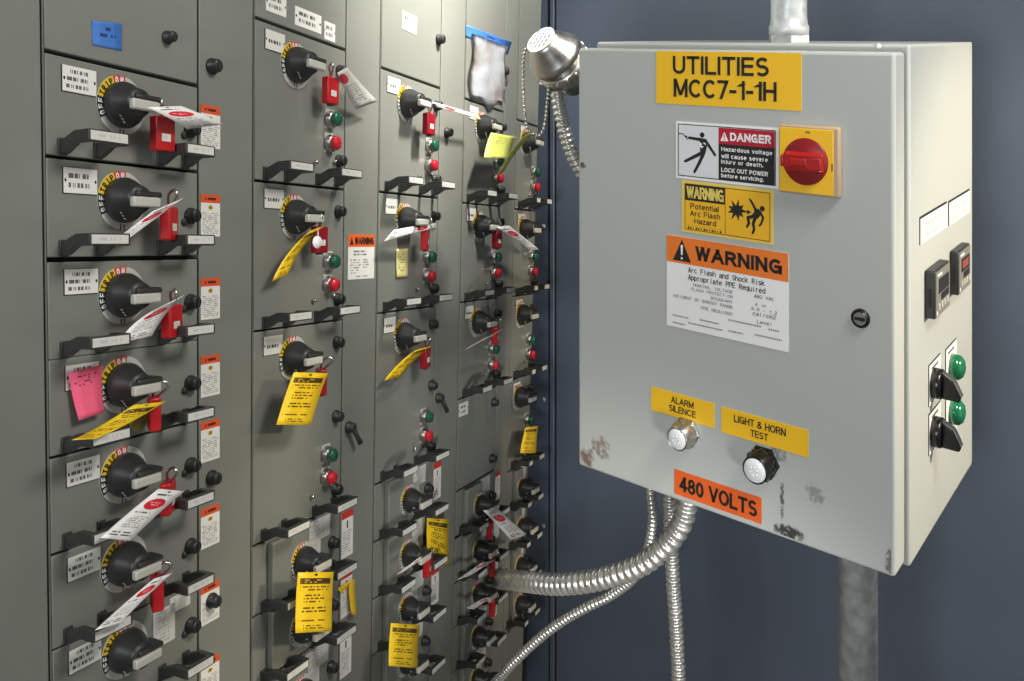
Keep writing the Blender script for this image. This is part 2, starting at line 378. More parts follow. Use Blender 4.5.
YTAG = printed('yellow accident tag', srgb(238,198,30), [('rect',.08,.92,.80,.90,srgb(74,58,22)), ('lines',.12,.88,.815,.885,2,15,.55,srgb(200,165,40)), ('lines',.1,.92,.68,.78,2,26,.66,srgb(120,92,20)),
               ('lines',.2,.84,.48,.64,3,26,.7,srgb(110,84,20)), ('lines',.16,.84,.32,.43,2,26,.74,srgb(100,78,20)), ('lines',.08,.8,.17,.22,1,20,.6,srgb(120,92,20)), ('lines',.2,.8,.05,.13,2,22,.66,srgb(110,84,20)),
               ('ellipse',.5,.955,.045,.02,K)], .45)
WTAG = printed('white danger tag', srgb(232,230,226), [('lines',.2,.84,.86,.92,1,20,.8,srgb(70,66,66)), ('ellipse',.5,.70,.33,.115,srgb(206,36,52)), ('lines',.3,.7,.66,.75,2,20,.6,srgb(236,170,170)),
               ('lines',.15,.88,.50,.55,1,24,.75,srgb(100,98,98)), ('lines',.2,.84,.22,.46,6,28,.66,srgb(160,158,156)), ('lines',.14,.88,.06,.16,2,24,.75,srgb(90,88,88)), ('ellipse',.5,.955,.05,.018,K)], .4)
GTAG = printed('back of grey tag', srgb(176,174,168), [('ellipse',.25,.8,.3,.13,srgb(170,44,54)), ('lines',.1,.9,.08,.62,9,24,.62,srgb(120,118,114))], .45)
LIME = printed('lime paper tag', srgb(208,212,104), [('lines',.1,.9,.6,.9,4,20,.5,srgb(176,178,90))], .5)
PINK = printed('pink sticky note', srgb(240,98,130), [('lines',.12,.9,.66,.9,4,16,.34,srgb(120,50,76))], .6)
CREAM = printed('pale yellow note', srgb(214,208,140), [('lines',.14,.86,.2,.85,7,12,.42,srgb(150,146,104))], .6)
TAPE = printed('blue masking tape', srgb(64,116,190), [('lines',.25,.9,.35,.85,2,16,.45,srgb(30,56,110))], .55)
BOX = painted('light grey powder coat', srgb(184,188,184), .38, .025, 4, .015)
DOORM = printed('light grey powder coat door', srgb(184,188,184), [
    ('smudge',.035,.025,.05,.05,34,.33,srgb(122,100,92)), ('smudge',.09,.06,.07,.05,60,.36,srgb(140,128,120)),
    ('smudge',.68,.17,.06,.05,70,.37,srgb(136,137,134)), ('smudge',.79,.11,.06,.05,80,.38,srgb(146,147,144)),
    ('smudge',.715,.015,.07,.03,60,.3,srgb(66,64,62)), ('smudge',.695,.08,.012,.09,50,.34,srgb(96,94,90)), ('smudge',.99,.02,.03,.06,50,.34,srgb(118,114,110)), ('smudge',.02,.72,.025,.015,30,.4,srgb(90,90,90))], .4)
CRM = BOX
BLUE = painted('navy wall paint', srgb(98,109,126), .5, .07, 3, .03)
SIGNY = plain('sign yellow vinyl', srgb(252,198,40), .4); SIGNA = plain('sign amber vinyl', srgb(248,190,44), .4); SIGNO = plain('sign orange vinyl', srgb(244,128,48), .4); SIGNO2 = plain('sign deep orange vinyl', srgb(226,98,40), .4)
SIGNR = plain('sign red', srgb(186,26,52), .4); SIGNW = plain('sign white', srgb(246,246,245), .4); SIGNP = plain('sign pale', srgb(226,227,232), .45); SIGNPY = plain('sign pale yellow edge', srgb(238,214,110), .4)
DIALR = painted('red switch plastic', srgb(176,30,30), .3, .06, 30); DIALR2 = painted('dark red switch dial', srgb(140,28,32), .35, .06, 30); BEIGE = plain('beige switch housing', srgb(190,164,136), .5)
LENSW = printed('clear white lens', srgb(236,238,240), [], .12)
WALLM = painted('grey room wall', srgb(178,180,178), .6); FLOORM = painted('sealed concrete floor', srgb(140,138,132), .5, .12, 2); CEILM = painted('pale ceiling', srgb(210,210,205), .8)
PAPERS = {  # corner points (along, up, out) on the lineup: two held corners, then two free corners
    'u1': [(0.118, 0.19, 0.065), (0.181, 0.201, 0.065), (0.277, 0.188, 0.055), (0.201, 0.171, 0.055)],
    'u2': [(0.136, 0.047, 0.055), (0.195, 0.069, 0.055), (0.08, 0.002, 0.06), (0.07, 0.008, 0.06)],
    'u3': [(0.13, -0.097, 0.055), (0.195, -0.076, 0.055), (0.137, -0.132, 0.05), (0.076, -0.137, 0.05)],
    'u4': [(0.097, -0.226, 0.058), (0.157, -0.231, 0.058), (0.016, -0.255, 0.082), (-0.02, -0.249, 0.082)],
    'u5': [(0.135, -0.355, 0.066), (0.185, -0.372, 0.066), (0.073, -0.41, 0.08), (0.024, -0.39, 0.08)],
    'u6': [(0.129, -0.488, 0.062), (0.165, -0.492, 0.062), (0.057, -0.52, 0.08), (0.014, -0.513, 0.08)],
    'c2A': [(0.578, 0.322, 0.055), (0.611, 0.339, 0.055), (0.755, 0.299, 0.03), (0.676, 0.271, 0.03)],
    'c2B': [(0.506, 0.025, 0.05), (0.549, 0.035, 0.05), (0.467, -0.053, 0.03), (0.423, -0.064, 0.03)],
    'c2C': [(0.451, -0.228, 0.06), (0.553, -0.244, 0.06), (0.501, -0.334, 0.06), (0.404, -0.314, 0.06)],
    'c2D': [(0.449, -0.592, 0.076), (0.559, -0.631, 0.076), (0.538, -0.737, 0.09), (0.427, -0.693, 0.09)],
    'c3A': [(0.96, 0.327, 0.05), (0.98, 0.318, 0.05), (1.217, 0.32, 0.05), (1.198, 0.33, 0.05)],
    'c3B': [(0.978, 0.04, 0.058), (0.973, 0.05, 0.058), (0.829, 0.033, 0.03), (0.788, 0.007, 0.03)],
    'c3C': [(0.903, -0.24, 0.05), (0.984, -0.238, 0.05), (0.867, -0.298, 0.03), (0.797, -0.296, 0.03)],
    'c3D': [(1.004, -0.665, 0.03), (1.121, -0.703, 0.03), (1.144, -0.837, 0.02), (1.024, -0.753, 0.02)],
    'c3E': [(0.915, -0.726, 0.066), (0.983, -0.736, 0.066), (0.838, -0.734, 0.066), (0.81, -0.73, 0.066)],
    'c3F': [(0.774, -0.823, 0.076), (0.903, -0.882, 0.076), (0.874, -0.969, 0.09), (0.747, -0.904, 0.09)],
    'c4B': [(1.31, 0.047, 0.058), (1.397, 0.053, 0.058), (1.625, -0.015, 0.06), (1.553, -0.016, 0.06)],
    'c4C': [(1.312, -0.246, 0.056), (1.379, -0.235, 0.056), (1.225, -0.261, 0.04), (1.17, -0.271, 0.04)],
    's1': [(1.252, -0.714, 0.068), (1.34, -0.732, 0.068), (1.554, -0.877, 0.075), (1.436, -0.854, 0.075)],
    's2': [(1.252, -0.859, 0.066), (1.351, -0.884, 0.066), (1.174, -0.865, 0.07), (1.105, -0.85, 0.07)],
    's3': [(1.264, -0.964, 0.066), (1.364, -0.989, 0.066), (1.214, -0.972, 0.066), (1.168, -0.951, 0.066)],
    'c5': [(1.579, -0.554, 0.05), (1.683, -0.57, 0.05), (1.673, -0.655, 0.05), (1.541, -0.625, 0.05)],
    'pink': [(0.028, -0.173, 0.008), (0.082, -0.169, 0.008), (0.08, -0.236, 0.014), (0.039, -0.24, 0.014)],
    'c3note': [(0.88, -0.009, 0.003), (0.932, -0.008, 0.003), (0.932, -0.074, 0.004), (0.882, -0.074, 0.004)],
    'c4Anote': [(1.269, 0.294, 0.055), (1.436, 0.302, 0.055), (1.378, 0.236, 0.06), (1.221, 0.224, 0.06)],
    'ribbon': [(0.699, -0.713, 0.01), (0.722, -0.717, 0.01), (0.728, -0.8, 0.014), (0.705, -0.787, 0.014)],
    'ribbon2': [(0.699, -0.713, 0.01), (0.722, -0.717, 0.01), (0.665, -0.727, 0.014), (0.654, -0.71, 0.014)],
    'bluetape': [(0.075, 0.307, 0.001), (0.125, 0.314, 0.001), (0.125, 0.276, 0.001), (0.076, 0.274, 0.001)],
    'c4tape': [(1.205, 0.564, 0.002), (1.501, 0.584, 0.002), (1.475, 0.545, 0.002), (1.207, 0.536, 0.002)],
    'rdisc': [(0.509, 0.005, 0.062)],
    'yb': [(0.146, -0.262, 0.006)],
}
PATHS = {
    'B': [(0.181, 1.75, -0.887), (0.176, 1.76, -0.936), (0.157, 1.77, -1.002), (0.094, 1.8, -1.084), (0.0, 1.86, -1.156), (-0.088, 1.93, -1.211), (-0.165, 2.02, -1.262), (-0.218, 2.16, -1.345), (-0.257, 2.36, -1.462), (-0.296, 2.606, -1.61)],
    'A': [(0.108, 1.9, -0.946), (0.11, 1.9, -0.995), (0.114, 1.91, -1.064), (0.103, 1.93, -1.138), (0.078, 1.96, -1.212), (0.025, 2.0, -1.28), (-0.034, 2.02, -1.322), (-0.098, 2.05, -1.379), (-0.161, 2.08, -1.449), (-0.229, 2.12, -1.542), (-0.3, 2.2, -1.683), (-0.331, 2.24, -1.853)],
    'C': [(0.146, 1.86, -0.926), (0.148, 1.86, -0.983), (0.152, 1.86, -1.116), (0.163, 1.86, -1.296), (0.167, 1.86, -1.454), (0.172, 1.87, -2.185)],
    'D': [(-0.095, 1.95, -0.12), (-0.091, 1.955, -0.162), (-0.078, 1.96, -0.223), (-0.056, 1.97, -0.287), (-0.018, 1.98, -0.344), (0.045, 2.0, -0.382)],
    'chain': [(-0.147, 1.9, -0.026), (-0.162, 1.9, -0.039), (-0.166, 1.9, -0.065), (-0.166, 1.9, -0.125), (-0.163, 1.9, -0.173), (-0.157, 1.9, -0.207), (-0.142, 1.9, -0.221), (-0.13, 1.91, -0.224), (-0.121, 1.92, -0.205), (-0.116, 1.93, -0.16), (-0.112, 1.94, -0.119)],
    'ctag': [(-0.16, 1.9, -0.22), (-0.14, 1.92, -0.216), (-0.229, 2.1, -0.332), (-0.246, 2.1, -0.344)],
    'fitlabel': [(-0.116, 1.85, -0.021), (-0.093, 1.95, -0.075)],
}
# ------------------------------------------------------------------ setting
FH = -2.2                                            # floor level seen from the eye
wallf = FRONT.moved(z=-WALLGAP)
b = B().box(-1.9, 1.9, -2.2, 1.25, -.08, 0)
struct(emit('wall_back', b, BLUE, wallf))
b = B().box(-1.352, -1.3455, -2.2, 1.25, 0, .003, 1).box(-1.3455, -1.3285, -2.2, 1.25, 0, .006, 0, .002).box(-1.3285, -1.322, -2.2, 1.25, 0, .003, 1)
struct(emit('trim_1', b, [BLUE, GAP], wallf))
b = B().box(-2.2, 4, -3.2, 4.6, -.1, 0); struct(emit('floor', b, FLOORM, WORLD))
b = B().box(-2.2, 4, -3.2, 4.6, 3.45, 3.55); struct(emit('ceiling', b, CEILM, WORLD))
b = B().box(-2.2, -2.1, -3.2, 4.6, 0, 3.45); struct(emit('wall_left', b, WALLM, WORLD))
b = B().box(-2.2, 4, -3.3, -3.2, 0, 3.45); struct(emit('wall_front', b, WALLM, WORLD))
for k, (x, y, w) in enumerate([(-1.3735,-1.19,'navy wall seam, upper of two beside the end column'), (-1.375,-1.60,'navy wall seam, just above the curved thick conduit'), (-1.375,-.63,'navy wall seam, high up right of the lime tag')]):
    b = B().lathe([(.007,0),(.007,.002),(.005,.004),(0,.005)], (x,y,0), 0, 14); b.box(x-.0045,x+.0045,y-.0007,y+.0007,.0042,.0054,1)
    tag(emit('wall_screw', b, [GALV, GAP], wallf), 'round screw head at the ' + w, 'screw', 'screws in the navy wall')

# ------------------------------------------------------------------ enclosure
def E_(name, b, mats, frame=FRONT, parent=None, label=None): return emit(name, b, mats, frame, enc, parent, label=label)
enc = empty('control_enclosure', FRONT.at(-.31, -.881, -.3))
tag(enc, 'large light grey steel control box covered with warning signs on the navy wall', 'control box')
# body: hollow look, rolled lip, seen from the right
r = .042; pts = [(-.634, .066), (.004, .066)] + [(.004-r+r*math.cos(a*math.pi/16), .532-r+r*math.sin(a*math.pi/16)) for a in range(9)] + [(-.634+r-r*math.sin(a*math.pi/16), .532-r+r*math.cos(a*math.pi/16)) for a in range(9)]
b = B().poly(pts, -.884, -.0205)
for f in b.bm.faces: f.smooth = len(f.verts) == 4 and f.calc_area() < .02
top = [e for e in b.bm.edges if all(abs(v.co.z+.0205) < 1e-5 for v in e.verts) or all(abs(v.co.z+.884) < 1e-5 for v in e.verts)] + [e for e in b.bm.edges if all(abs(v.co.y-.066) < 1e-5 for v in e.verts) and abs(e.verts[0].co.z-e.verts[1].co.z) > .1]
res = bmesh.ops.bevel(b.bm, geom=top, offset=.005, segments=3, affect='EDGES', profile=.5)
for f in res['faces']: f.smooth = True
E_('body', b, BOX, Frame(CORNER, XW, YW, ZW))
b = B().box(-.612, -.020, -.860, -.046, -.0665, -.05, 0); E_('gasket', b, GAP)
b = B().box(-.632, 0, -.870, -.0325, -.0545, 0, 0, .006, 3)
for f in b.bm.faces:                                  # the printed face carries UVs
    if all(v.co.z > -1e-4 for v in f.verts):
        for l in f.loops: l[b.uv].uv = ((l.vert.co.x+.632)/.632, (l.vert.co.y+.870)/.8375)
door = E_('door', b, DOORM)
b = B().lathe([(.0155,0),(.0155,.004),(.0135,.0055),(.0105,.0055)], (-.0549,-.4654,0), 0, 28).lathe([(.0105,.0052),(.0105,.006)], (-.0549,-.4654,0), 1, 24)
b.box(-.064,-.046,-.4682,-.4630,.006,.0064,2); b.box(-.0545,-.0485,-.4690,-.4625,.006,.0066,2)
E_('door_lock', b, [BLKG, STEEL, GAP], parent=door, label='round black quarter-turn lock on the right edge of the door')
b = B().lathe([(.006,0),(.006,.003),(.004,.005),(0,.0055)], (-.045,-.0245,-.056), 0, 14); E_('lid_screw', b, GALV)
# wall standoffs carry the box
for x in (-.56, -.2):
    for y in (-.14, -.76): E_('mounting_strut', B().box(x-.022, x+.022, y-.022, y+.022, -WALLGAP, -.532), GALV)

# --- signs -------------------------------------------------
def sign(name, x0, x1, y0, y1, mats, fn, label, z=.0008):
    b = B(); b.box(x0, x1, y0, y1, 0, z, 0)
    w, h = x1-x0, y1-y0
    X = lambda u: x0+u*w
    Y = lambda v: y1-v*h
    class S: pass
    s = S(); s.b = b; s.z = z+.0003
    s.rect = lambda u0,u1,v0,v1,mi,dz=0: b.flat([(X(u0),Y(v1)),(X(u1),Y(v1)),(X(u1),Y(v0)),(X(u0),Y(v0))], s.z+dz, mi)
    s.poly = lambda pts,mi,dz=.0002: b.flat([(X(u),Y(v)) for u,v in pts], s.z+dz, mi)
    s.text = lambda t,u0,u1,v0,v1,mi,wt=.14,dz=.0004,mono=False: b.text(t, X(u0), X(u1), Y(v1), Y(v0), s.z+dz, mi, wt, None, mono)
    def limb(pts, wd, mi, dz=.0003):
        for (u0,v0,w0),(u1,v1,w1) in zip(pts, pts[1:]):
            p, q = Vector((X(u0),Y(v0))), Vector((X(u1),Y(v1))); d = (q-p).normalized(); n = Vector((-d.y,d.x))
            A, Bq = wd*w0*h, wd*w1*h
            b.flat([tuple(p+n*A), tuple(p-n*A), tuple(q-n*Bq), tuple(q+n*Bq)], s.z+dz, mi)
            for c, r, e in ((p,A,.00003),(q,Bq,.00006)): b.flat([(c.x+r*math.cos(a*math.pi/6), c.y+r*math.sin(a*math.pi/6)) for a in range(12)], s.z+dz+e, mi)
    s.limb = limb
    s.disc = lambda u,v,r,mi,dz=.0003: b.flat([(X(u)+r*h*math.cos(a*math.pi/10), Y(v)+r*h*math.sin(a*math.pi/10)) for a in range(20)], s.z+dz, mi)
    s.frame = lambda u0,u1,v0,v1,t,mi,dz=.0001: [b.flat([(xa,ya),(xb,ya),(xb,yb),(xa,yb)], s.z+dz, mi) for xa,xb,ya,yb in ((X(u0),X(u1),Y(v1),Y(v1)+t),(X(u0),X(u1),Y(v0)-t,Y(v0)),(X(u0),X(u0)+t,Y(v1)+t,Y(v0)-t),(X(u1)-t,X(u1),Y(v1)+t,Y(v0)-t))]
    fn(s)
    return E_(name, b, mats, parent=None, label=label)
def f_util(s):
    s.text('UTILITIES', .127, .795, .085, .425, 1, .17); s.text('MCC7-1-1H', .133, .845, .515, .86, 1, .17)
sign('name_sign', -.4465, -.157, -.134, -.0358, [SIGNY, INK], f_util, 'yellow sign reading UTILITIES MCC7-1-1H')
def f_danger(s):
    s.frame(.022, .975, .04, .955, .0016, 2)
    s.rect(.036, .43, .07, .925, 4, .0001)
    s.rect(.435, .965, .06, .335, 3, .0001); s.rect(.435, .965, .335, .945, 2, .0001)
    s.poly([(.452,.285),(.532,.285),(.492,.125)], 1); s.rect(.488,.496,.17,.23,3,.0006); s.rect(.488,.496,.245,.268,3,.0006)
    s.text('DANGER', .548, .935, .13, .272, 1, .225)
    for t, u1, v0, v1 in (('Hazardous voltage',.945,.385,.455),('will cause severe',.905,.50,.575),('injury or death.',.86,.60,.668),('LOCK OUT POWER',.905,.735,.81),('before servicing.',.865,.835,.905)):
        s.text(t, .462, u1, v0, v1, 1, .2)
    # generic shock pictogram: figure thrown back from a broken lead
    s.disc(.272, .21, .046, 2)
    s.limb([(.035,.215,.6),(.075,.215,.6),(.105,.265,.6)], .015, 2)
    s.poly([(.10,.24),(.125,.25),(.115,.28),(.14,.285),(.112,.315),(.115,.285),(.095,.275)], 2)
    s.limb([(.14,.275,.9),(.24,.29,1.1),(.305,.30,1.1)], .026, 2)
    s.limb([(.305,.305,1.1),(.345,.40,1),(.40,.535,.9)], .026, 2)
    s.poly([(.245,.28),(.32,.285),(.325,.36),(.305,.52),(.25,.52),(.25,.36)], 2)
    s.limb([(.27,.52,1.2),(.18,.61,1.05),(.10,.69,.9)], .028, 2)
    s.limb([(.285,.53,1.2),(.245,.69,1.05),(.195,.86,.9)], .028, 2)
    s.poly([(.25,.34),(.275,.36),(.262,.40),(.29,.40),(.262,.455),(.268,.42),(.248,.42)], 1, .0007)
    s.poly([(.285,.33),(.315,.36),(.305,.375),(.285,.35)], 1, .0007)
sign('danger_sign', -.4035, -.1985, -.2706, -.1654, [SIGNW, SIGNW, INK, SIGNR, SIGNP], f_danger, 'white bordered DANGER Hazardous voltage sign with shock pictogram')
def f_arc(s):
    s.rect(.025, .975, .04, .965, 1, 0); s.frame(.035, .965, .055, .945, .0011, 2)
    s.rect(.488, .493, .055, .945, 2, .0002)
    s.rect(.036, .486, .055, .375, 2, .0002); s.text('WARNING', .055, .475, .10, .33, 3, .17, .0005)
    s.text('Potential', .10, .42, .425, .535, 2, .16); s.text('Arc Flash', .095, .435, .565, .67, 2, .16); s.text('Hazard', .145, .39, .705, .81, 2, .16)
    s.rect(.06, .47, .855, .858, 2, .0002)
    for k in range(13): s.rect(.07+k*.03, .07+k*.03+.02-.006*(k%3), .885, .925, 2, .0002)
    # burst and thrown figure, a generic safety pictogram
    cu, cv = .615, .45; pts = []
    for k in range(18):
        a = 2*math.pi*k/18; r = (.20 if k % 2 == 0 else .095)*(1+.12*math.sin(k*2.3)); pts.append((cu+r*.55*math.cos(a), cv+r*math.sin(a)))
    s.poly(pts, 2)
    s.limb([(.67,.455,.7),(.74,.455,.5)], .022, 2); s.poly([(.725,.41),(.77,.455),(.725,.50)], 2)
    s.disc(.885, .36, .05, 2)
    s.poly([(.795,.36),(.855,.38),(.875,.47),(.835,.56),(.79,.55),(.775,.50),(.80,.44)], 2)
    s.limb([(.81,.38,1),(.785,.29,.9),(.755,.215,.7)], .026, 2)
    s.limb([(.86,.42,1),(.895,.53,.9),(.87,.65,.8),(.855,.68,.7)], .024, 2)
    s.limb([(.80,.52,1.2),(.735,.555,1.1),(.745,.66,.9),(.725,.73,.8)], .028, 2)
    s.limb([(.81,.54,1.2),(.79,.66,1.05),(.80,.76,.9),(.785,.83,.8)], .028, 2)
sign('arc_flash_sign', -.3905, -.2078, -.3685, -.2735, [SIGNPY, SIGNA, INK, SIGNPY], f_arc, 'amber WARNING Potential Arc Flash Hazard sign')
GREYINK = plain('faded print', srgb(92,92,98), .6)
def f_warn(s):
    s.rect(0, 1, 0, .29, 2, 0); s.poly([(.055,.265),(.215,.265),(.135,.03)], 1); s.limb([(.135,.10,1.1),(.135,.19,.7)], .014, 0, .0005); s.disc(.135, .232, .013, 0, .0006)
    s.text('WARNING', .25, .952, .075, .225, 1, .235)
    s.text('Arc Flash and Shock Risk', .19, .82, .315, .372, 1, .14, .0004, True); s.text('Appropriate PPE Required', .19, .825, .395, .452, 1, .14, .0004, True)
    for t, u0, u1, v0 in (('NOMINAL VOLTAGE',.235,.565,.482),('FLASH PROTECTION',.215,.565,.533),('BOUNDARY',.385,.565,.588),('INCIDENT OF ENERGY RANGE',.06,.565,.64),('PPE REQUIRED',.30,.565,.715)):
        s.text(t, u0, u1, v0, v0+.032, 3, .14, .0004, True)
    for t, u0, u1, v0, hh in (('480 VAC',.735,.89,.475,.036),('4 in',.745,.83,.56,.034),('0.0 - 1.2',.715,.915,.61,.034),('cal/cm2',.725,.905,.655,.038),('Level',.76,.87,.735,.034)):
        s.text(t, u0, u1, v0, v0+hh, 1, .14, .0004, True)
    random.seed(3)
    for u0, u1, v0, mi in ((.055,.19,.865,3),(.29,.45,.855,3),(.055,.165,.945,3),(.19,.485,.915,1),(.53,.79,.79,3),(.85,.93,.80,1),(.53,.65,.905,3),(.74,.95,.885,1)):
        u = u0
        while u < u1:
            w = random.uniform(.006, .013); s.rect(u, min(u+w,u1), v0, v0+.016, 3, .0002); u += w+.007
sign('warning_sign', -.4231, -.1805, -.5478, -.3787, [SIGNW, INK, SIGNO, GREYINK], f_warn, 'white sign with orange WARNING header about arc flash and shock risk')
def f_alarm(s): s.text('ALARM', .325, .685, .17, .44, 1, .16); s.text('SILENCE', .295, .715, .53, .80, 1, .16)
sign('button_sign', -.4575, -.323, -.7152, -.6708, [SIGNY, INK], f_alarm, 'yellow strip reading ALARM SILENCE')
def f_light(s): s.text('LIGHT & HORN', .155, .755, .17, .45, 1, .16); s.text('TEST', .35, .555, .56, .82, 1, .16)
sign('button_sign', -.309, -.1447, -.7178, -.6718, [SIGNY, INK], f_light, 'yellow strip reading LIGHT & HORN TEST')
def f_480(s): s.text('480 VOLTS', .065, .955, .2, .80, 1, .185)
sign('voltage_sign', -.407, -.2305, -.858, -.8122, [SIGNO2, INK], f_480, 'orange strip reading 480 VOLTS')

# --- disconnect switch ------------------------------------
b = B().box(-.1935, -.0855, -.2735, -.1565, 0, .014, 0, .004); sw = E_('disconnect_switch', b, BEIGE, label='square beige switch housing with yellow face')
b = B().box(-.1905, -.0955, -.2695, -.1615, .0138, .0156, 0, .001); b.text('ON', -.144,-.136,-.1695,-.1655,.0160,1,.2); b.box(-.0985,-.0965,-.2285,-.2165,.0156,.0160,1); E_('switch_face_plate', b, [SIGNY, INK], parent=sw)
b = B().lathe([(.0395,.0155),(.0395,.018),(.038,.0195),(0,.0195)], (-.1435,-.2165,0), 0, 40); E_('switch_dial', b, DIALR2, parent=sw)
b = B().prism([(.0196,-.2345),(.0196,-.1985),(.030,-.2025),(.032,-.205),(.032,-.228),(.030,-.2305)], -.177, -.1085, 0, .004)
b.prism([(.032,-.2235),(.032,-.2095),(.0342,-.2115),(.0342,-.2215)], -.164, -.135, 1, .001)
b.box(-.1825,-.176,-.226,-.206,.021,.031,1,.002)
E_('switch_handle', b, [DIALR, DIALR], parent=sw)

# --- push buttons -----------------------------------------
def button(cx, cy, m_ring, label, R_=.0235):
    b = B().lathe([(R_+.0045,0),(R_+.0045,.004),(R_+.001,.006)], (cx,cy,0), 0, 6, smooth=False)
    b.lathe([(R_-.001,.004),(R_,.006),(R_,.021),(R_-.0015,.024),(R_-.002,.036),(R_-.004,.038),(R_-.0045,.036)], (cx,cy,0), 0, 32)
    for k in range(12):
        a = k*math.pi/6; c, s = math.cos(a), math.sin(a); b.box(cx+c*R_-.002, cx+c*R_+.002, cy+s*R_-.002, cy+s*R_+.002, .007, .019, 0, .0008)
    bt = E_('push_button', b, m_ring, label=label)
    b = B().lathe([(R_-.0048,.030),(R_-.0048,.037),(R_-.007,.0395),(R_*.35,.0415),(0,.0415)], (cx,cy,0), 0, 28)
    for k in range(6):
        a = k*math.pi/3+.3; b.ball((cx+.007*math.cos(a), cy+.007*math.sin(a), .0408), .0022, 1, 6, 4)
    E_('lens', b, [LENSW, SIGNP], parent=bt)
button(-.3800, -.7365, STEEL, 'metal ringed white button under the ALARM SILENCE strip')
button(-.2262, -.7485, BLKG, 'black ringed white button under the LIGHT & HORN TEST strip', .0255)

# --- right side: engraved plates, meters, lamps, selectors
def side_plate(x0, x1, y0, y1, lines, label):
    b = B().box(x0, x1, y0, y1, .004, .0058, 0).box(x0-.003, x1, y0, y1+.004, .004, .0052, 1)
    for u0, u1, v0, v1 in lines:
        u = u0
        while u < u1:
            w = random.uniform(.02,.05); k = random.choice((0,.3,.5)); b.flat([(x0+(x1-x0)*a, y1-(y1-y0)*c) for a, c in ((u,v1),(min(u+w,u1),v1),(min(u+w,u1),v0+(v1-v0)*k),(u,v0+(v1-v0)*k))], .0062, 2); u += w+.03
    E_('engraved_plate', b, [SIGNW, INK, FAINT], SIDE, label=label)
FAINT = plain('faint engraving', srgb(190,188,178), .5)
side_plate(.123, .294, -.362, -.3185, [(.12,.9,.16,.40),(.12,.9,.57,.82)], 'white engraved plate nearer the door on the right side')
side_plate(.311, .469, -.3635, -.3205, [(.2,.8,.16,.40),(.1,.92,.57,.82)], 'white engraved plate nearer the wall on the right side')
def meter(x0, x1, y0, y1, h, label, red):
    b = B().box(x0, x1, y0, y1, .004, h, 0, .003); b.box(x0-.0006, x0, y0+.02, y0+.052, .009, h-.006, 1)
    m = E_('panel_meter', b, [BLK, BLKG], SIDE, label=label)
    b = B().box(x0+.003, x1-.003, y0+.003, y1-.003, h, h+.0012, 0); b.box(x0+.012, x0+.04, y1-.012, y1-.008, h+.0012, h+.0016, 1); b.box(x0+.006, x0+.012, y0+.006, y0+.013, h+.0012, h+.0016, 1)
    E_('bezel', b, [srgb_bezel, SIGNP], SIDE, m)
    b = B().box(x0+.018, x1-.012, y1-.042, y1-.017, h+.0012, h+.002, 0).box(x0+.034, x1-.012, y1-.056, y1-.044, h+.0012, h+.002, 0)
    if red: b.box(x0+.024, x1-.022, y1-.036, y1-.022, h+.002, h+.0024, 1)
    E_('display', b, [GLASSD, REDLED], SIDE, m)
    for k in range(4): E_('meter_key', B().box(x0+.014+k*.018, x0+.026+k*.018, y0+.013, y0+.024, h+.0012, h+.003, 0, .0006), KEYG, SIDE, m)
KEYG = plain('meter key grey', srgb(176,174,166), .4); srgb_bezel = plain('meter bezel', srgb(128,126,120), .35); GLASSD = plain('dark display', srgb(38,38,32), .12); REDLED = plain('dull red digits', srgb(150,70,66), .4)
meter(.151, .2465, -.4945, -.4115, .022, 'square black panel meter nearer the door', False)
meter(.318, .408, -.494, -.412, .020, 'black panel meter with red digits nearer the wall', True)
def lamp(y, z):
    b = B().box(.289, .366, z-.05, z+.04, .004, .0056, 0).box(.2865, .366, z-.05, z+.0425, .004, .005, 1); b.box(.30,.345,z+.029,z+.033,.0056,.006,2)
    p = E_('lamp_plate', b, [SIGNW, INK, GREYINK], SIDE)
    b = B().lathe([(.0235,.0056),(.0235,.014),(.022,.021),(.016,.027),(.008,.0295),(0,.030)], (y,z,0), 0, 28); E_('pilot_lamp', b, GLENS2, SIDE, p, 'green domed pilot lamp')
GLENS2 = plain('bright green lens', srgb(20,110,72), .12, coat=.6)
def selector(y, z):
    b = B().box(.177, .250, z-.034, z+.036, .004, .0056, 0).box(.1745, .250, z-.034, z+.0385, .004, .005, 1); b.box(.19,.232,z+.026,z+.03,.0056,.006,2)
    p = E_('selector_plate', b, [SIGNW, INK, GREYINK], SIDE)
    b = B().lathe([(.026,.0056),(.026,.019),(.0245,.021),(0,.021)], (y,z,0), 0, 28); k = E_('selector_switch', b, BLKG, SIDE, p)
    b = B()
    b.prism([(.021,z-.024),(.050,z-.024),(.053,z-.014),(.040,z+.012),(.021,z+.021)], y-.006, y+.006, 0, .002)
    b.prism([(.053,z-.0135),(.0545,z-.0125),(.0415,z+.0138),(.0215,z+.0228),(.021,z+.021),(.040,z+.012)], y-.006, y+.006, 1)
    # the lever is its own piece with a bright top
    E_('selector_lever', b, [BLKG, STEEL], SIDE, p, 'black lever with bright top')
lamp(.327, -.631); lamp(.327, -.716)
selector(.203, -.622); selector(.203, -.708)

# ------------------------------------------------------------------ pipes and flexible conduits
b = B()
fb_ = Frame(FRONT.at(-.147, 0, -.25), XW, YW, ZW)
b.lathe([(.036,-2.2),(.036,-.90),(.041,-.90),(.041,-.885),(.036,-.884)], (0,0,0), 0, 32)
tag(emit('galvanised_pipe', b, GALV, fb_), 'thick grey galvanised pipe dropping from under the control box to the floor', 'pipe', None)
ft_ = Frame(FRONT.at(-.289, 0, -.25), XW, YW, ZW)
b = B().lathe([(.043,-.0205),(.043,-.006)], (0,0,0), 0, 6, smooth=False).lathe([(.040,-.006),(.040,.012),(.0375,.015),(.036,.03),(.036,1.25)], (0,0,0), 0, 32)
tag(emit('galvanised_pipe', b, GALV, ft_), 'shiny metal pipe stub rising from the top of the control box', 'pipe', None)

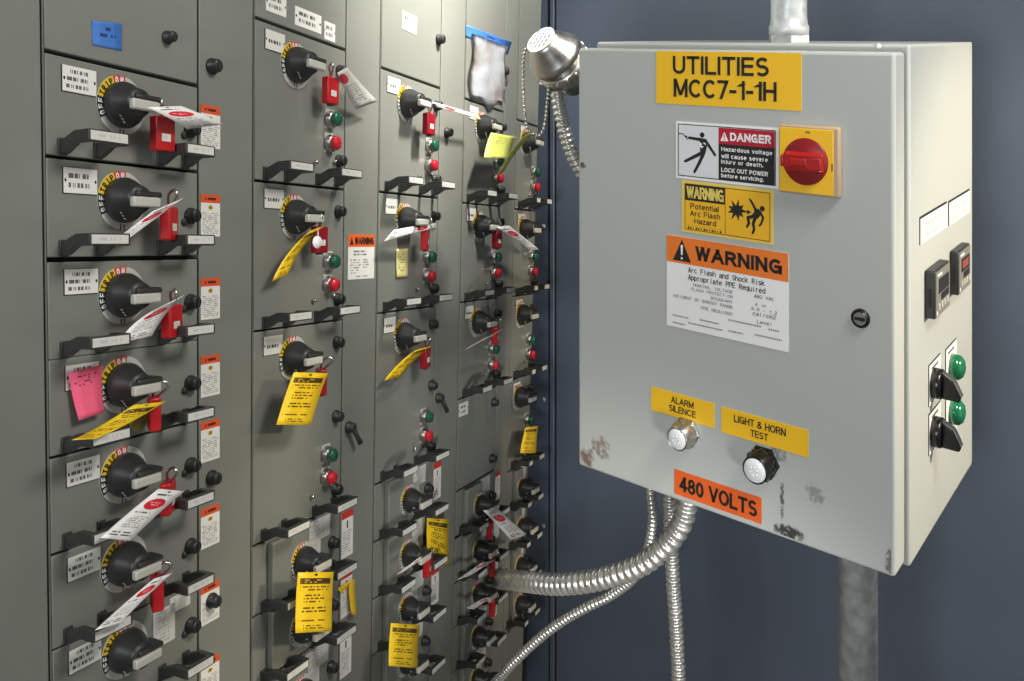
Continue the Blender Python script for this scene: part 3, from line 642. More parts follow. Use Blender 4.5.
def smooth_path(pts, n):
    pts = [Vector(p) for p in pts]; P_ = [pts[0]*2-pts[1]] + pts + [pts[-1]*2-pts[-2]]; out = []
    for i in range(1, len(P_)-2):
        p0, p1, p2, p3 = P_[i-1:i+3]
        for k in range(24):
            t = k/24; out.append(.5*((2*p1)+(p2-p0)*t+(2*p0-5*p1+4*p2-p3)*t*t+(3*p1-p0-3*p2+p3)*t**3))
    out.append(pts[-1])
    L = [0]
    for a, c in zip(out, out[1:]): L.append(L[-1]+(c-a).length)
    res = []; j = 0; step = L[-1]/n
    for k in range(n+1):
        s = min(k*step, L[-1])
        while j < len(L)-2 and L[j+1] < s: j += 1
        res.append(out[j].lerp(out[j+1], (s-L[j])/max(1e-9, L[j+1]-L[j])))
    return res, L[-1]
def flex(name, pts, rad, pitch, label):
    _, ln = smooth_path(pts, 10); turns = int(ln/pitch); sub = 6
    pp, _ = smooth_path(pts, turns*sub)
    prof = [.70, .80, .98, 1.02, .98, .80]
    rr = [rad*prof[i % sub] for i in range(len(pp))]
    b = B().tube(pp, rr, 14)
    return tag(emit(name, b, FLEXM, EYEF), label, 'conduit', 'armoured flexible conduits')
FLEXM = painted('zinc flexible conduit', srgb(214,213,208), .28, .05, 60, 0); FLEXM.node_tree.nodes['Principled BSDF'].inputs['Metallic'].default_value = .8
flex('flexible_conduit', PATHS['B'], .0222, .0185, 'thickest ribbed metal conduit curving left from under the control box to the grey cabinets')
flex('flexible_conduit', PATHS['A'], .0112, .0105, 'thinnest ribbed metal conduit bending left behind the thick one and down')
flex('flexible_conduit', PATHS['C'], .0158, .0130, 'ribbed metal conduit hanging straight down from under the control box')
flex('flexible_conduit', PATHS['D'], .0158, .0130, 'ribbed metal conduit dropping from the round fitting behind the top left box corner')

# round capped fitting with a paper disc
tip = Vector((-.125, 1.86, -.016)); ax = N(-.52, -.56, .645)
b = B().lathe([(.030,-.002),(.034,-.004),(.036,-.010),(.059,-.046),(.062,-.052),(.062,-.060),(.056,-.064),(.056,-.074)], tip, 0, 36, ax)
fit = empty('conduit_fitting', EYE + tip - ax*.13 - Vector((0,0,.06))); tag(fit, 'round shiny metal capped fitting with white paper disc above the bead chain', 'fitting')
emit('cap', b, STEEL, EYEF, fit)
b = B().lathe([(.034,-.0005),(.034,.0006),(0,.0006)], tip, 0, 32, ax, smooth=False)
e1 = ax.orthogonal().normalized(); e2 = ax.cross(e1)
random.seed(5)
for k in range(5):
    o_ = (k-2)*.0105; wd = math.sqrt(max(0, .030**2-o_*o_))*.8
    x = -wd
    while x < wd:
        w_ = random.uniform(.004,.011)
        p = [tip + ax*.0009 + E*1. for E in (e1*x+e2*o_, e1*(x+w_)+e2*o_, e1*(x+w_)+e2*(o_+.0046), e1*x+e2*(o_+.0046))]
        b._f([b.bm.verts.new(q) for q in p], 1); x += w_+.0025
emit('paper_disc', b, [SIGNW, GREYINK], EYEF, fit)
b = B().lathe([(.054,-.074),(.062,-.077),(.062,-.096),(.054,-.100)], tip, 0, 36, ax)
for k in range(16):
    a = k*math.pi/8; c_ = tip + (e1*math.cos(a)+e2*math.sin(a))*.0615
    b.tube([c_-ax*.078, c_-ax*.096], .0042, 6)
emit('lock_ring', b, STEEL, EYEF, fit)
b = B().lathe([(.047,-.100),(.047,-.112),(.036,-.125),(.036,-.15),(.0,-.15)], tip, 0, 30, ax)
D0 = Vector(PATHS['D'][0]); q0 = tip - ax*.125
b.tube([q0, q0.lerp(D0,.5)+Vector((0,0,-.004)), D0+Vector((0,0,.004)), D0+Vector((.001,0,-.008))], [.028,.026,.021,.020], 20)
b.tube([D0+Vector((0,0,.002)), D0+Vector((.001,.001,-.006))], .0235, 20)
emit('elbow', b, STEEL, EYEF, fit)
b = B(); 
back = q0 + Vector((.02,.30,-.05)); b.tube([q0-ax*.01, q0+Vector((.03,.12,-.03)), q0+Vector((.09,.28,-.04)), q0+Vector((.14,.40,-.045))], .026, 16); emit('support_arm', b, STEEL, EYEF, fit)
pp, ln = smooth_path(PATHS['chain'], 10); nb = int(ln/.0092); pp, ln = smooth_path(PATHS['chain'], nb)
b = B()
for p in pp: b.ball(p, .0040, 0, 8, 5)
b.tube(pp, .0009, 5, 0)
tag(emit('bead_chain', b, CHROME, EYEF), 'looped silver ball chain hanging from the round metal fitting', 'chain')
b = B().sheet(PATHS['ctag'], .0006, 0, 3, 10, .006)
tag(emit('paper_tag', b, LIME, EYEF), 'narrow lime green tag hanging slanted from the bead chain', 'tag')
# ------------------------------------------------------------------ the grey cabinet lineup
COLX = [-.404, 0, .404, .806, 1.21, 1.555]; COLW = [.404, .404, .402, .404, .345, .19]; UNITW = [.272, .272, .272, .270, .250, .17]
PLACE = ['at the far left edge', 'first full column from the left', 'second column', 'third column', 'fourth column', 'dim last column beside the navy wall']
TOPH = [1.02]*6
def floor_h(s, m=0):                                  # panel height at which the floor lies
    p = LINE.at(s, 0, m); return -p.z / LINE.L[2][1]
sections = []
def section(k, label):
    x0, w = COLX[k], COLW[k]; fr = LINE.moved(x0, 0, 0); root = empty('cabinet_section', LINE.at(x0+w/2, floor_h(x0+w/2, -.18), -.18))
    tag(root, label, 'electrical cabinet', 'grey switchgear cabinet columns'); sections.append(root)
    f0, f1 = floor_h(x0), floor_h(x0+w); bk0, bk1 = floor_h(x0, -.36), floor_h(x0+w, -.36)
    b = B(); t = TOPH[k]
    v = [b.bm.verts.new(p) for p in ((.001,f0,-.02),(w-.001,f1,-.02),(w-.001,t,-.02),(.001,t,-.02),(.001,bk0,-.36),(w-.001,bk1,-.36),(w-.001,t,-.36),(.001,t,-.36))]
    for q, mi in (((0,1,2,3),1),((5,4,7,6),0),((4,0,3,7),0),((1,5,6,2),0),((3,2,6,7),0),((4,5,1,0),0)): b._f([v[i] for i in q], mi)
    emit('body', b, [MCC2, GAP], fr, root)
    u = UNITW[k]; lo = max(f0, f1) + .06
    if k < 5:
        b = B().box(u+.0035, w-.0025, lo, t-.004, -.02, 0, 0, .0018)
        ww = emit('wireway_door', b, MCC, fr, root)
    else: ww = None
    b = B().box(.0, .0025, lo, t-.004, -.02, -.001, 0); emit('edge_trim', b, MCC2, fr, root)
    return root, ww, fr
def latch(fr, x, y, root, parent=None, wing=None, r=.0105, z=0, name='latch_knob'):
    b = B().lathe([(r*1.25,z),(r*1.25,z+.004),(r,z+.005),(r,z+.016),(r*.8,z+.0185),(0,z+.0185)], (x,y,0), 0, 16)
    b.box(x-.002,x+.002,y-r*.7,y+r*.7,z+.0185,z+.0205,0,.0005)
    if wing: b.tube([(x,y,z+.014),(x+.012,y-.022,z+.018),(x+.02,y-.036,z+.02)], [.006,.005,.0065], 8)
    return emit(name, b, BLK, fr, root, parent)

secs = {}
for k, lab in ((0,'grey cabinet column cut off at the left edge of the photo'), (1,'grey cabinet column nearest the viewer, with six white and orange warning stickers in a row'), (2,'grey cabinet column with one large orange topped WARNING sticker on its right strip'),
               (3,'grey cabinet column third from the left, plain right strip with two black latches'), (4,'narrower grey cabinet column with a plastic sheet taped at its top'), (5,'dark end cabinet column touching the navy wall corner')):
    secs[k] = section(k, lab)
random.seed(11)
# wireway hardware and stickers
r1, w1, f1 = secs[1]
for h, wing in ((.288,0),(-.389,1),(-.60,0)): latch(f1, .303, h, r1, w1, None)
for h in (.225, .082, -.054, -.182, -.291, -.437, -.569, -.70):
    b = B().decal(.2785, .322, h-.068, h, .0008); emit('warning_sticker', b, WSTK, f1, r1, w1, label='white sticker with orange header')
r2, w2, f2 = secs[2]
latch(f2, .298, -.383, r2, w2, True)
b = B().decal(.289, .388, -.072, .022, .0008); y0, y1 = -.072, .022
b.flat([(.289,-.004),(.388,-.004),(.388,.022),(.289,.022)], .0010, 1); b.flat([(.294,.000),(.308,.000),(.301,.017)], .0012, 2); b.text('WARNING', .312, .384, .001, .016, .0012, 2, .24)
emit('warning_sticker', b, [printed('arc flash sticker', WHT, [('lines',.2,.8,.52,.66,2,26,.7,srgb(110,108,104)), ('lines',.08,.5,.12,.46,6,26,.6,srgb(140,138,134)), ('lines',.56,.8,.24,.46,4,26,.6,srgb(140,138,134)), ('lines',.3,.9,.04,.09,1,30,.7,srgb(130,128,124))], .5), SIGNO2, INK], f2, r2, w2, label='white sticker with orange header reading WARNING')
for h in (-.562, -.692, -.825):
    b = B().decal(.272+.006, .320, h-.10, h, .0008); emit('warning_sticker', b, RSTK, f2, r2, w2, label='small white sticker with red top')
r3, w3, f3 = secs[3]
latch(f3, .308, .279, r3, w3); latch(f3, .29, -.387, r3, w3, True)
for h in (-.553, -.70, -.83):
    b = B().decal(.276, .316, h-.095, h, .0008); emit('warning_sticker', b, RSTK, f3, r3, w3, label='small white sticker with red top')
r4, w4, f4 = secs[4]
for h in (-.672, -.79, -.91, -1.03):
    b = B().decal(.256, .29, h-.085, h, .0008); emit('warning_sticker', b, RSTK, f4, r4, w4, label='small white sticker with red top')

# ---- unit prototypes -------------------------------------
UF = {}
def add(root, fr, name, b, mats, parent=None, label=None): return emit(name, b, mats, fr, root, parent, label=label)
def handle(root, fr, x0, x1, y, lab=True):
    b = B(); prof = [(0,y-.011),(.012,y-.011),(.036,y+.001),(.066,y+.001),(.066,y+.0175),(.034,y+.0175),(.008,y+.008),(0,y+.008)]
    b.prism(prof, x0, x0+.010, 0, .0014); b.prism(prof, x1-.010, x1, 0, .0014)
    b.prism([(.0575,y+.001),(.066,y+.001),(.066,y+.0175),(.0575,y+.0175)], x0+.004, x1-.004, 0, .001)
    for x in (x0, x1-.010): b.box(x-.002, x+.012, y-.013, y+.010, 0, .004, 0, .001)
    h = add(root, fr, 'pull_handle', b, HANDLE)
    if lab: add(root, fr, 'handle_label', B().decal(x0+.003, x1-.004, y+.0035, y+.0155, .0666), LABELW, h)
def rotary(root, fr, cx, cy, z=0, sc=1., dirn=0):
    b = B().lathe([(.042*sc,z),(.042*sc,z+.0018)], (cx,cy,0), 0, 40)
    zz = z+.0021; c = (cx, cy)
    b.sector(.027*sc,.042*sc,168,212,zz,3,c); b.sector(.027*sc,.042*sc,112,167,zz,1,c); b.sector(.027*sc,.042*sc,80,111,zz,2,c)
    def arc(word, a0, a1, mi):
        n = len(word)
        for i, ch in enumerate(word):
            a = math.radians(a0+(a1-a0)*(i+.5)/n)
            def mp(x, y, a=a): # glyph box at radius .036, upright along the arc
                X, Y = x, y; d = a-math.pi/2
                return cx+sc*(.0355*math.cos(a)+X*math.cos(d)-Y*math.sin(d)), cy+sc*(.0355*math.sin(a)+X*math.sin(d)+Y*math.cos(d))
            wd = .0028 if ch != 'I' else .0008
            b.text(ch, -wd, wd, -.0048, .0048, zz+.0003, mi, .2, mp)
    arc('OFF', 210, 170, 4); arc('TRIP', 165, 114, 5); arc('ON', 110, 82, 4)
    for k in (-1,1): b.flat([(cx+k*.003-.001,cy-.042*sc),(cx+k*.003+.001,cy-.042*sc),(cx+k*.003+.001,cy-.034*sc),(cx+k*.003-.001,cy-.034*sc)], zz, 5)
    add(root, fr, 'dial_plate', b, [PLATE, YEL, REDP, GRN, WHITE, INK])
    b = B().lathe([(.0325*sc,z+.0025),(.0325*sc,z+.012),(.0305*sc,z+.018),(.024*sc,z+.031),(.0205*sc,z+.040),(.0185*sc,z+.046),(.0,z+.046)], (cx,cy,0), 0, 36)
    # tapering grip that runs to the right of the hub
    b.prism([(z+.018,cy-.012),(z+.018,cy+.014),(z+.050,cy+.012),(z+.053,cy+.009),(z+.053,cy+.005),(z+.040,cy-.010)], cx-.012, cx+.012, 0, .002)
    b.prism([(z+.022,cy-.003),(z+.022,cy+.011),(z+.052,cy+.011),(z+.054,cy+.0085),(z+.054,cy+.004),(z+.034,cy-.002)], cx+.008, cx+.032, 0, .002)
    h = add(root, fr, 'operator_handle', b, BLK)
    b = B().box(cx-.021, cx+.028, cy-.0115, cy+.003, z+.045, z+.056, 0, .003, 3); add(root, fr, 'lever_tab', b, TAB, h, 'light grey lever tab')
    b = B(); 
    b.lathe([(.0036,.0),(.0036,.0006)], (cx-.0205*sc, cy-.008, z+.031), 0, 10, (-.75,-.1,.66)); 
    for k in range(3): b.tube([(cx-.0215+.003*k, cy-.0185-.004*k, z+.0255), (cx-.0185+.003*k, cy-.0205-.004*k, z+.0265)], .0007, 5)
    add(root, fr, 'handle_markings', b, PLATE, h)
def door_(root, fr, w, ht):
    return add(root, fr, 'door', B().box(.0035, w, -ht+.0018, -.0018, -.0188, 0, 0, .0018), MCC)
def nameplate(root, fr, kind, x0=.028, x1=.081, y0=-.046, y1=-.012, z=.0):
    b = B().decal(x0, x1, y0, y1, z+.0016, 0, .0012).box(x0-.0012, x1, y0-.0012, y1, z, z+.001, 1); return add(root, fr, 'nameplate', b, [NAME[kind], INK])
def push(root, fr, x, y, lens, z=0):
    b = B().box(x-.014, x+.014, y-.017, y+.021, z, z+.0012, 1).lathe([(.0175,z+.001),(.0175,z+.006),(.0155,z+.009),(.0155,z+.013),(.013,z+.014)], (x,y,0), 0, 22)
    p = add(root, fr, 'push_button', b, [STEEL, PLATE]); b = B().lathe([(.0133,z+.010),(.0138,z+.022),(.0115,z+.026),(0,z+.0265)], (x,y,0), 0, 20); add(root, fr, 'button_lens', b, lens, p)
def small_unit(fr, w, ht, npk=0, lock=True):
    root = empty('breaker_unit', fr.at(w/2, -ht, 0)); door_(root, fr, w, ht); nameplate(root, fr, npk)
    rotary(root, fr, .123, -.052); handle(root, fr, .022, .088, -ht+.015); handle(root, fr, .190, .250, -ht+.015)
    latch(fr, .256, -.070, root); b = B().lathe([(.006,0),(.006,.003),(.0045,.0045),(0,.005)], (.243,-.080,0), 0, 12); add(root, fr, 'mounting_stud', b, BLK)
    return root
def starter(fr, w, ht, npk=2):
    root = empty('starter_unit', fr.at(w/2, -ht, 0)); door_(root, fr, w, ht); nameplate(root, fr, npk); k = w/.272
    rotary(root, fr, .112*k, -.060); push(root, fr, .220*k, -.145, GLENS); push(root, fr, .219*k, -.191, RLENS)
    for y in (-.045, -.222): latch(fr, .252*k, y, root)
    handle(root, fr, .026, .094*k, -ht+.015); handle(root, fr, .178*k, .250*k, -ht+.015)
    b = B().lathe([(.004,0),(.004,.006),(.003,.009),(0,.01)], (.172*k,-ht+.045,0), 0, 10).lathe([(.004,0),(.004,.006),(0,.009)], (.236*k,-ht+.052,0), 0, 10); add(root, fr, 'indicator_stud', b, CHROME)
    return root
def rimmed(fr, w, ht, npk=2):
    root = empty('breaker_unit', fr.at(w/2, -ht, 0)); door_(root, fr, w, ht); k = w/.272
    b = B().box(.042, .152*k, -ht+.012, -.004, 0, .016, 0, .003); add(root, fr, 'raised_panel', b, MCC)
    rotary(root, fr, .128*k, -.066, .016, .88)
    b = B().decal(.158*k, .236*k, -.050, -.006, .0008); b.decal(.158*k, .205*k, -.105, -.050, .0008); add(root, fr, 'instruction_label', b, LSTK)
    latch(fr, .244*k, -.070, root); handle(root, fr, .026, .094*k, -ht+.013); handle(root, fr, .180*k, .252*k, -ht+.013)
    return root
def place(proto, fr_proto, fr_new, label, cat, group):
    r = copy_tree(proto, proto.location + (fr_new.o - fr_proto.o)); tag(r, label, cat, group); return r
FRS = {k: secs[k][2] for k in secs}
# plain doors above the first row
def plain_door(k, top, bot, extra=None):
    fr = FRS[k].moved(0, top); ht = top-bot
    d = emit('compartment_door', B().box(.0035, UNITW[k], -ht+.0018, -.0018, -.02, 0, 0, .0018), MCC, fr, secs[k][0])
    if extra: extra(secs[k][0], fr, ht, d)
GB = 'breaker units with rotary handles'; GS = 'starter units with push buttons'
def ex1(r, fr, ht, d): latch(fr, .209, -ht+.060, r, d, r=.008)
plain_door(1, .44, .253, ex1)
plain_door(1, 1.01, .442)
def ex2(r, fr, ht, d):
    for a, c, y in ((.03,.085,0.018),(.11,.19,.012),(.2,.235,.006)): add(r, fr, 'label_strip', B().decal(a, c, -ht+y, -ht+y+.034, .0008), NAME[1], d)
plain_door(2, 1.01, .392, ex2)
def ex3(r, fr, ht, d): add(r, fr, 'nameplate', B().decal(.085, .15, -ht+.10, -ht+.14, .0012), NAME[1], d); latch(fr, .256, -ht+.112, r, d)
plain_door(3, 1.01, .383, ex3)
def ex4(r, fr, ht, d): latch(fr, .238, -ht+.11, r, d)
plain_door(4, 1.01, .380, ex4)
plain_door(5, 1.01, .372)
# column 1: seven small units
TOP1 = [.251, .116, -.021, -.152, -.286, -.420, -.553, -.686]
lab1 = ['grey breaker unit with red padlock and white tag sticking out, topmost of the near column', 'grey breaker unit with a two line nameplate, second in the near column', 'grey breaker unit third in the near column, just above the pink note',
        'grey breaker unit with a pink note over its nameplate', 'grey breaker unit just below the pink note and yellow tag', 'grey breaker unit fourth below the blue tape from the bottom up, above two white stickers',
        'grey breaker unit with two white stickers at the bottom left', 'grey breaker unit cut off by the bottom left edge']
lab1[5] = 'grey breaker unit directly above the one with two white stickers, near column'
protos = []
for npk in (0, 1):
    fr = FRS[1].moved(0, TOP1[npk]); p = small_unit(fr, .272, .134, npk); tag(p, lab1[npk], 'breaker unit', GB); protos.append((p, fr))
for i, t in enumerate(TOP1[2:], 2):
    p, f0 = protos[0 if i != 4 else 0]; r = place(p, f0, FRS[1].moved(0, t), lab1[i], 'breaker unit', GB)
    if i == 6:
        fr = FRS[1].moved(0, t); add(r, fr, 'instruction_label', B().decal(.178, .222, -.078, -.018, .0008), LSTK); add(r, fr, 'instruction_label', B().decal(.212, .255, -.034, -.008, .0008), LSTK)
# starters
STU = {2: [(.390,.277),(.112,.265),(-.153,.389)], 3: [(.381,.265),(.115,.266),(-.151,.384)], 4: [(.378,.268),(.110,.262),(-.152,.258)], 5: [(.370,.262),(.107,.262),(-.155,.255)]}
slab = {2: ['grey starter unit with red padlock and grey tag at the top of the second column', 'grey starter unit with hanging curled yellow tag and round white disc', 'tall grey starter unit behind the flat yellow tag, second column'],
        3: ['grey starter unit with thin edge-on tag, top of the third column', 'grey starter unit with a small pale yellow note, third column', 'tall grey starter unit with a slanted yellow tag, third column'],
        4: ['grey starter unit with lime note under the plastic sheet', 'grey starter unit with white tag pointing right, fourth column', 'grey starter unit third from top of the fourth column, over the blank door'],
        5: ['dark starter unit topmost in the end column', 'dark starter unit second in the end column', 'dark starter unit third in the end column']}
for k in (2, 3, 4, 5):
    for (t, ht), lb in zip(STU[k], slab[k]):
        fr = FRS[k].moved(0, t); r = starter(fr, UNITW[k], ht, 2)
        if ht > .3:                                   # the tall unit has its buttons lower down
            for ch in list(r.children):
                if ch.name.startswith('push_button') or ch.name.startswith('latch_knob'):
                    if ch.name.startswith('latch_knob') and max((v.co.z) for v in ch.data.vertices) > ht*.75: continue
                    ch.location = LINE.L @ Vector((0, -.125 if ch.name.startswith('push') else -.128, 0))
            latch(fr, .252, -.198, r)
        tag(r, lb, 'starter unit', GS)
# blank door of column 4 and 5
def ex5(r, fr, ht, d): add(r, fr, 'nameplate', B().decal(.008, .06, -.048, -.012, .0012), NAME[1], d); latch(fr, .225, -.045, r, d); latch(fr, .222, -.21, r, d)
plain_door(4, -.411, -.660, ex5)
fr = FRS[5].moved(0, -.412); r = starter(fr, UNITW[5], .28, 1); tag(r, 'dark starter unit holding the far yellow tag, end column', 'starter unit', GS)
# rimmed breaker units
RIM = {2: [-.543, -.675, -.809], 3: [-.536, -.668, -.799, -.93], 4: [-.661, -.790, -.915, -1.04, -1.165], 5: [-.694, -.82, -.945, -1.07]}
rlab = {2: ['breaker unit with raised panel behind the lower flat yellow tag, second column', 'breaker unit with raised panel at the bottom of the second column', 'breaker unit with raised panel cut by the bottom edge, second column'],
        3: ['breaker unit with raised panel and large yellow tag beside it, third column', 'breaker unit with raised panel holding a red padlock, third column', 'breaker unit with raised panel behind the lowest yellow tag, third column', 'breaker unit with raised panel lowest of the third column'],
        4: ['breaker unit with raised panel and red dot tag hanging right, fourth column', 'breaker unit with raised panel just below the red dot tag, fourth column', 'breaker unit with raised panel third below the blank door, fourth column', 'breaker unit with raised panel fourth below the blank door, fourth column', 'breaker unit with raised panel lowest of the fourth column'],
        5: ['dark breaker unit right behind the thick conduit end', 'dark breaker unit under the thick conduit, end column', 'dark breaker unit second lowest of the end column', 'dark breaker unit lowest of the end column']}
for k in RIM:
    p = None
    for i, (t, lb) in enumerate(zip(RIM[k], rlab[k])):
        fr = FRS[k].moved(0, t); ht = min(a-b for a, b in zip(RIM[k], RIM[k][1:]))
        if p is None: p, f0 = rimmed(fr, UNITW[k], ht), fr; tag(p, lb, 'breaker unit', GB)
        else: place(p, f0, fr, lb, 'breaker unit', GB)
# bottom covers
for k, t, lb in ((1,-.822,'first'),(2,-.945,'second'),(3,-1.063,'third'),(4,-1.292,'fourth'),(5,-1.197,'end')):
    lo = max(floor_h(COLX[k]), floor_h(COLX[k]+COLW[k])) + .06
    if t-lo > .06: plain_door(k, t, lo)

# ---- padlocks --------------------------------------------
def lock_at(s, h, m, mat, label, wd=.036, ht=.050, yaw=0., gap=.006, sw=.007):
    """body hangs under (s,h,m); shackle loops up over the lever"""
    fr0 = LINE.moved(s, h, m); cy, sy = math.cos(yaw), math.sin(yaw)
    fr = Frame((0,0,0),(1,0,0),(0,1,0),(0,0,1)); fr.o = fr0.o; fr.L = fr0.L @ Matrix(((cy,0,sy),(0,1,0),(-sy,0,cy)))
    root = empty('padlock', fr.at(0, -gap-ht, 0)); tag(root, label, 'padlock', 'red safety padlocks on the rotary handles')
    b = B().box(-wd/2, wd/2, -gap-ht, -gap, -.009, .009, 0, .003, 2); add(root, fr, 'lock_body', b, mat)
    b = B().decal(-wd*.25, wd*.22, -gap-ht*.72, -gap-ht*.5, .0096); add(root, fr, 'lock_label', b, LABELW)
    b = B(); pts, _ = smooth_path([(-sw*.6,-gap-.004,0), (-sw*.6-.004,-.002,.009), (-sw*.5-.013,.010,.0195), (-.014,.0175,.013), (sw*.5-.011,.011,.002), (sw*.6-.003,-.002,-.001), (sw*.6,-gap-.004,0)], 22)
    b.tube(pts, .0023, 8); add(root, fr, 'shackle', b, CHROME)
    b = B().box(-.006,.006,-gap-ht-.003,-gap-ht,-.005,.005,0,.001); add(root, fr, 'key_cylinder', b, BLK)
lk = [(.170,.192,0,'topmost red padlock of the near column, with white label'),(.182,.062,.5,'red padlock under the second handle of the near column'),(.187,-.084,.3,'red padlock behind the white tag above the pink note'),(.152,-.218,1.0,'red padlock beside the slanted yellow tag of the near column'),
      (.178,-.352,.6,'red padlock half hidden behind the white tag below the slanted yellow tag'),(.156,-.492,1.0,'red padlock behind the lowest white tag of the near column')]
for s, h, y, lb in lk: lock_at(s, h, .036, LOCKRED, lb, yaw=y)
for s, h, lb, y, mt in ((.582,.322,'large red padlock in front of the grey tag, second column',0,LOCKRED),(.552,.040,'dark red padlock beside the round white disc',0,LOCKDARK),(.562,-.232,'red padlock peeking out behind the flat yellow tag, second column',.9,LOCKDARK),
    (.966,.309,'dark red padlock under the thin edge-on tag, third column',0,LOCKDARK),(.958,.043,'bright red padlock below the white tag, third column',.4,LOCKRED),(.970,-.235,'dark red padlock behind the slanted yellow tag, third column',.2,LOCKDARK),(.982,-.742,'red padlock swinging low in the third column near the big yellow tag',.3,LOCKRED),
    (1.363,.046,'dark red padlock by the white tag pointing right, fourth column',0,LOCKDARK),(1.368,-.222,'red padlock above the green button, fourth column',.3,LOCKRED),(1.340,-.765,'small red padlock behind the red dot tag',.4,LOCKDARK),(1.362,-.880,'red padlock just below the red dot tag, fourth column',.5,LOCKRED),(1.372,-1.0,'lowest red padlock of the fourth column',.3,LOCKRED)):
    lock_at(s, h, .036 if h > -.5 else .048, mt, lb, yaw=y)

# ---- tags and notes --------------------------------------
def card(key, name, mat, label, cat, bow=.006, th=.0006, nu=3):
    b = B().sheet(PAPERS[key], th, 0, nu, 10, bow); return tag(emit(name, b, mat, LINE), label, cat)
W_ = 'lockout_tag'
card('u1', W_, WTAG, 'white tag with red oval sticking out from the topmost near handle', 'tag', -.010)
card('u2', W_, WTAG, 'white tag seen nearly edge-on under the second near handle', 'tag', .012)
card('u3', W_, WTAG, 'white tag with red oval above the pink note', 'tag', .006)
card('u4', W_, YTAG, 'slanted yellow tag to the right of and below the pink note', 'tag', .012)
card('u5', W_, WTAG, 'white tag with red oval hanging from the fifth near handle', 'tag', .003)
card('u6', W_, WTAG, 'lowest white tag with red oval in the near column', 'tag', .006)
card('c2A', W_, GTAG, 'grey printed tag behind the large red padlock, top of the second column', 'tag', .003)
card('c2B', W_, YTAG, 'curled yellow tag hanging beside the round white disc', 'tag', .010)
card('c2C', W_, YTAG, 'flat yellow tag facing the viewer in the middle of the second column', 'tag', .002)
card('c2D', W_, YTAG, 'flat yellow tag facing the viewer at the bottom of the second column', 'tag', .002)
card('c3A', W_, WTAG, 'thin edge-on white tag at the top of the third column', 'tag', .002)
card('c3B', W_, WTAG, 'white tag above the pale yellow note, third column', 'tag', -.002)
card('c3C', W_, YTAG, 'slanted yellow tag in the middle of the third column', 'tag', .006)
card('c3D', W_, YTAG, 'yellow tag hanging flat beside the small breaker handles, third column', 'tag', .002)
card('c3E', W_, WTAG, 'white and red tag lying slanted above the lowest yellow tag, third column', 'tag', .001)
card('c3F', W_, YTAG, 'yellow tag at the bottom of the third column, cut by the photo edge', 'tag', .002)
card('c4B', W_, WTAG, 'white tag pointing right toward the navy wall', 'tag', -.001)
card('c4C', W_, WTAG, 'white tag slanting left above the blank door, fourth column', 'tag', .001)
card('s1', W_, WTAG, 'white tag with round red dot hanging to the right, fourth column', 'tag', -.002)
card('s2', W_, WTAG, 'white and red tag slanting left just above the thick conduit end', 'tag', .001)
card('s3', W_, WTAG, 'lowest white and red tag of the fourth column', 'tag', .001)
card('c5', W_, YTAG, 'dim yellow tag in the end column by the navy wall', 'tag', .002)
card('pink', 'sticky_note', PINK, 'bright pink sticky note over a nameplate in the near column', 'note', .003)
card('c3note', 'sticky_note', CREAM, 'small pale yellow note on a door of the third column', 'note', .001)
card('c4Anote', 'paper_tag', LIME, 'lime green square note below the plastic sheet', 'note', .003)
b = B().sheet(PAPERS['ribbon'], .0006, 0, 2, 6, .003).sheet(PAPERS['ribbon2'], .0006, 0, 2, 6, .002); tag(emit('ribbon_tag', b, plain('yellow ribbon', srgb(222,182,40), .5), LINE), 'folded yellow ribbon right of the bottom yellow tag in the second column', 'ribbon')
card('bluetape', 'masking_tape', TAPE, 'short piece of blue tape with writing on the top left door', 'tape', .0008)
card('c4tape', 'masking_tape', TAPE, 'long strip of blue tape holding up the plastic sheet', 'tape', .0008)
b = B().lathe([(.0115,0),(.0115,.0008),(0,.0008)], (.509,.004,.066), 0, 20, (-.2,0,1)).tube([(.520,.028,.058),(.512,.02,.066),(.509,.013,.068)], .0008, 5); tag(emit('round_tag', b, SIGNW, LINE), 'small round white disc hanging on the curled yellow tag', 'tag')
b = B().lathe([(.0155,0),(.0155,.001),(0,.001)], (.146,-.262,.006), 0, 20, (-.1,0,1)); tag(emit('round_tag', b, plain('dull brass disc', srgb(150,140,70), .4), LINE), 'dull yellow round disc behind the slanted yellow tag', 'tag')
# plastic sheet
random.seed(9); b = B(); nx, ny = 10, 12; g = []
for j in range(ny+1):
    v = j/ny; row = []
    for i in range(nx+1):
        u = i/nx; x = 1.232+.222*u + .012*math.sin(v*7+u)*(1-u) - .012*u*math.sin(v*9); y = .548+.012*u-.168*v + (.014*math.sin(u*9)+random.uniform(-.005,.005))*(v > .95)
        row.append(b.bm.verts.new((x, y, .0055+.004*math.sin(u*8+v*3)**2+.003*math.sin(v*11+u*4)**2)))
    g.append(row)
for j in range(ny):
    for i in range(nx): b._f([g[j][i], g[j][i+1], g[j+1][i+1], g[j+1][i]], 0, True)
bmesh.ops.solidify(b.bm, geom=b.bm.faces[:], thickness=.0004)
t = NT('grey plastic sheet'); nz = t.noise(14, 3); t.set(t.b.inputs['Base Color'], t.mix(t.ramp(nz,.42,.62), srgb(214,217,221), srgb(190,182,178))); t.b.inputs['Roughness'].default_value = .22
tag(emit('plastic_sheet', b, t.m, LINE), 'wrinkled silvery plastic sheet taped over the top of the fourth column', 'plastic sheet')

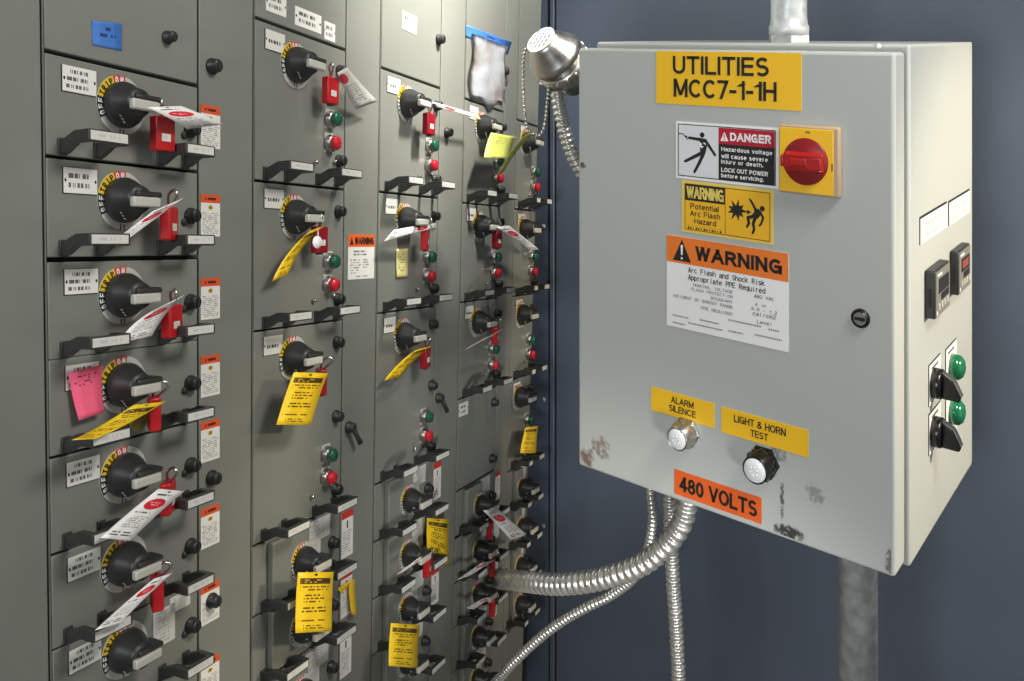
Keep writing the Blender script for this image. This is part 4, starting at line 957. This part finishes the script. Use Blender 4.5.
# ------------------------------------------------------------------ camera and light
cam = bpy.data.cameras.new('camera'); co = bpy.data.objects.new('camera', cam); C.objects.link(co)
co.location = EYE; co.rotation_euler = (math.radians(90), 0, 0); cam.sensor_width = 36; cam.lens = 880/1024*36
cam.shift_x = (512-600)/1024; cam.shift_y = -(340.5-32)/1024; cam.clip_start = .02
sc = bpy.context.scene; sc.camera = co
def area(name, loc, target, size, power, col, sy=None):
    l = bpy.data.lights.new(name, 'AREA'); l.energy = power; l.color = col; l.size = size
    if sy: l.shape = 'RECTANGLE'; l.size_y = sy
    o = bpy.data.objects.new(name, l); C.objects.link(o); o.location = loc
    o.rotation_euler = (Vector(target)-Vector(loc)).to_track_quat('-Z', 'Y').to_euler(); return o
l = bpy.data.lights.new('right_work_lamp', 'SPOT'); l.energy = 182; l.color = (1, .87, .66); l.spot_size = math.radians(52); l.spot_blend = .5; l.shadow_soft_size = .12
o = bpy.data.objects.new('right_work_lamp', l); C.objects.link(o); o.location = (2.1, .95, 2.45); o.rotation_euler = (Vector((.86, 1.77, 1.56))-o.location).to_track_quat('-Z', 'Y').to_euler()
l = bpy.data.lights.new('wash_lamp', 'SPOT'); l.energy = 620; l.color = (1, .965, .90); l.spot_size = math.radians(52); l.spot_blend = 1; l.shadow_soft_size = .1
o = bpy.data.objects.new('wash_lamp', l); C.objects.link(o); o.location = (.55, 1.55, 3.35); o.rotation_euler = (Vector((-.54, 2.34, 2.24))-o.location).to_track_quat('-Z', 'Y').to_euler()
a = area('aisle_ceiling_panel', (1.0, .6, 3.4), (-.6, 1.8, 1.6), .7, 22, (1, .97, .92)); a.data.spread = math.radians(100)
l = bpy.data.lights.new('low_right_fill', 'SPOT'); l.energy = 85; l.color = (1, .98, .94); l.spot_size = math.radians(32); l.spot_blend = .8; l.shadow_soft_size = .15  # added fill spot, no real fixture: lifts the lower fourth column and conduits
o = bpy.data.objects.new('low_right_fill', l); C.objects.link(o); o.location = (.60, .30, 1.25); o.rotation_euler = (Vector((-.25, 2.45, 1.05))-o.location).to_track_quat('-Z', 'Y').to_euler()
area('low_side_fill', (-.9, -1.0, 2.0), (.6, 2.0, 1.0), .8, 30, (.93, .97, 1), .8)  # unseen fill light, added to brighten the enclosure front and low navy wall
w = bpy.data.worlds.new('world'); sc.world = w; w.use_nodes = True; w.node_tree.nodes['Background'].inputs[0].default_value = (.53,.53,.52,1); w.node_tree.nodes['Background'].inputs[1].default_value = 1.2
vs = sc.view_settings; vs.view_transform = 'Standard'; vs.look = 'None'; vs.gamma = 1; vs.use_curve_mapping = False; vs.exposure = 0.0
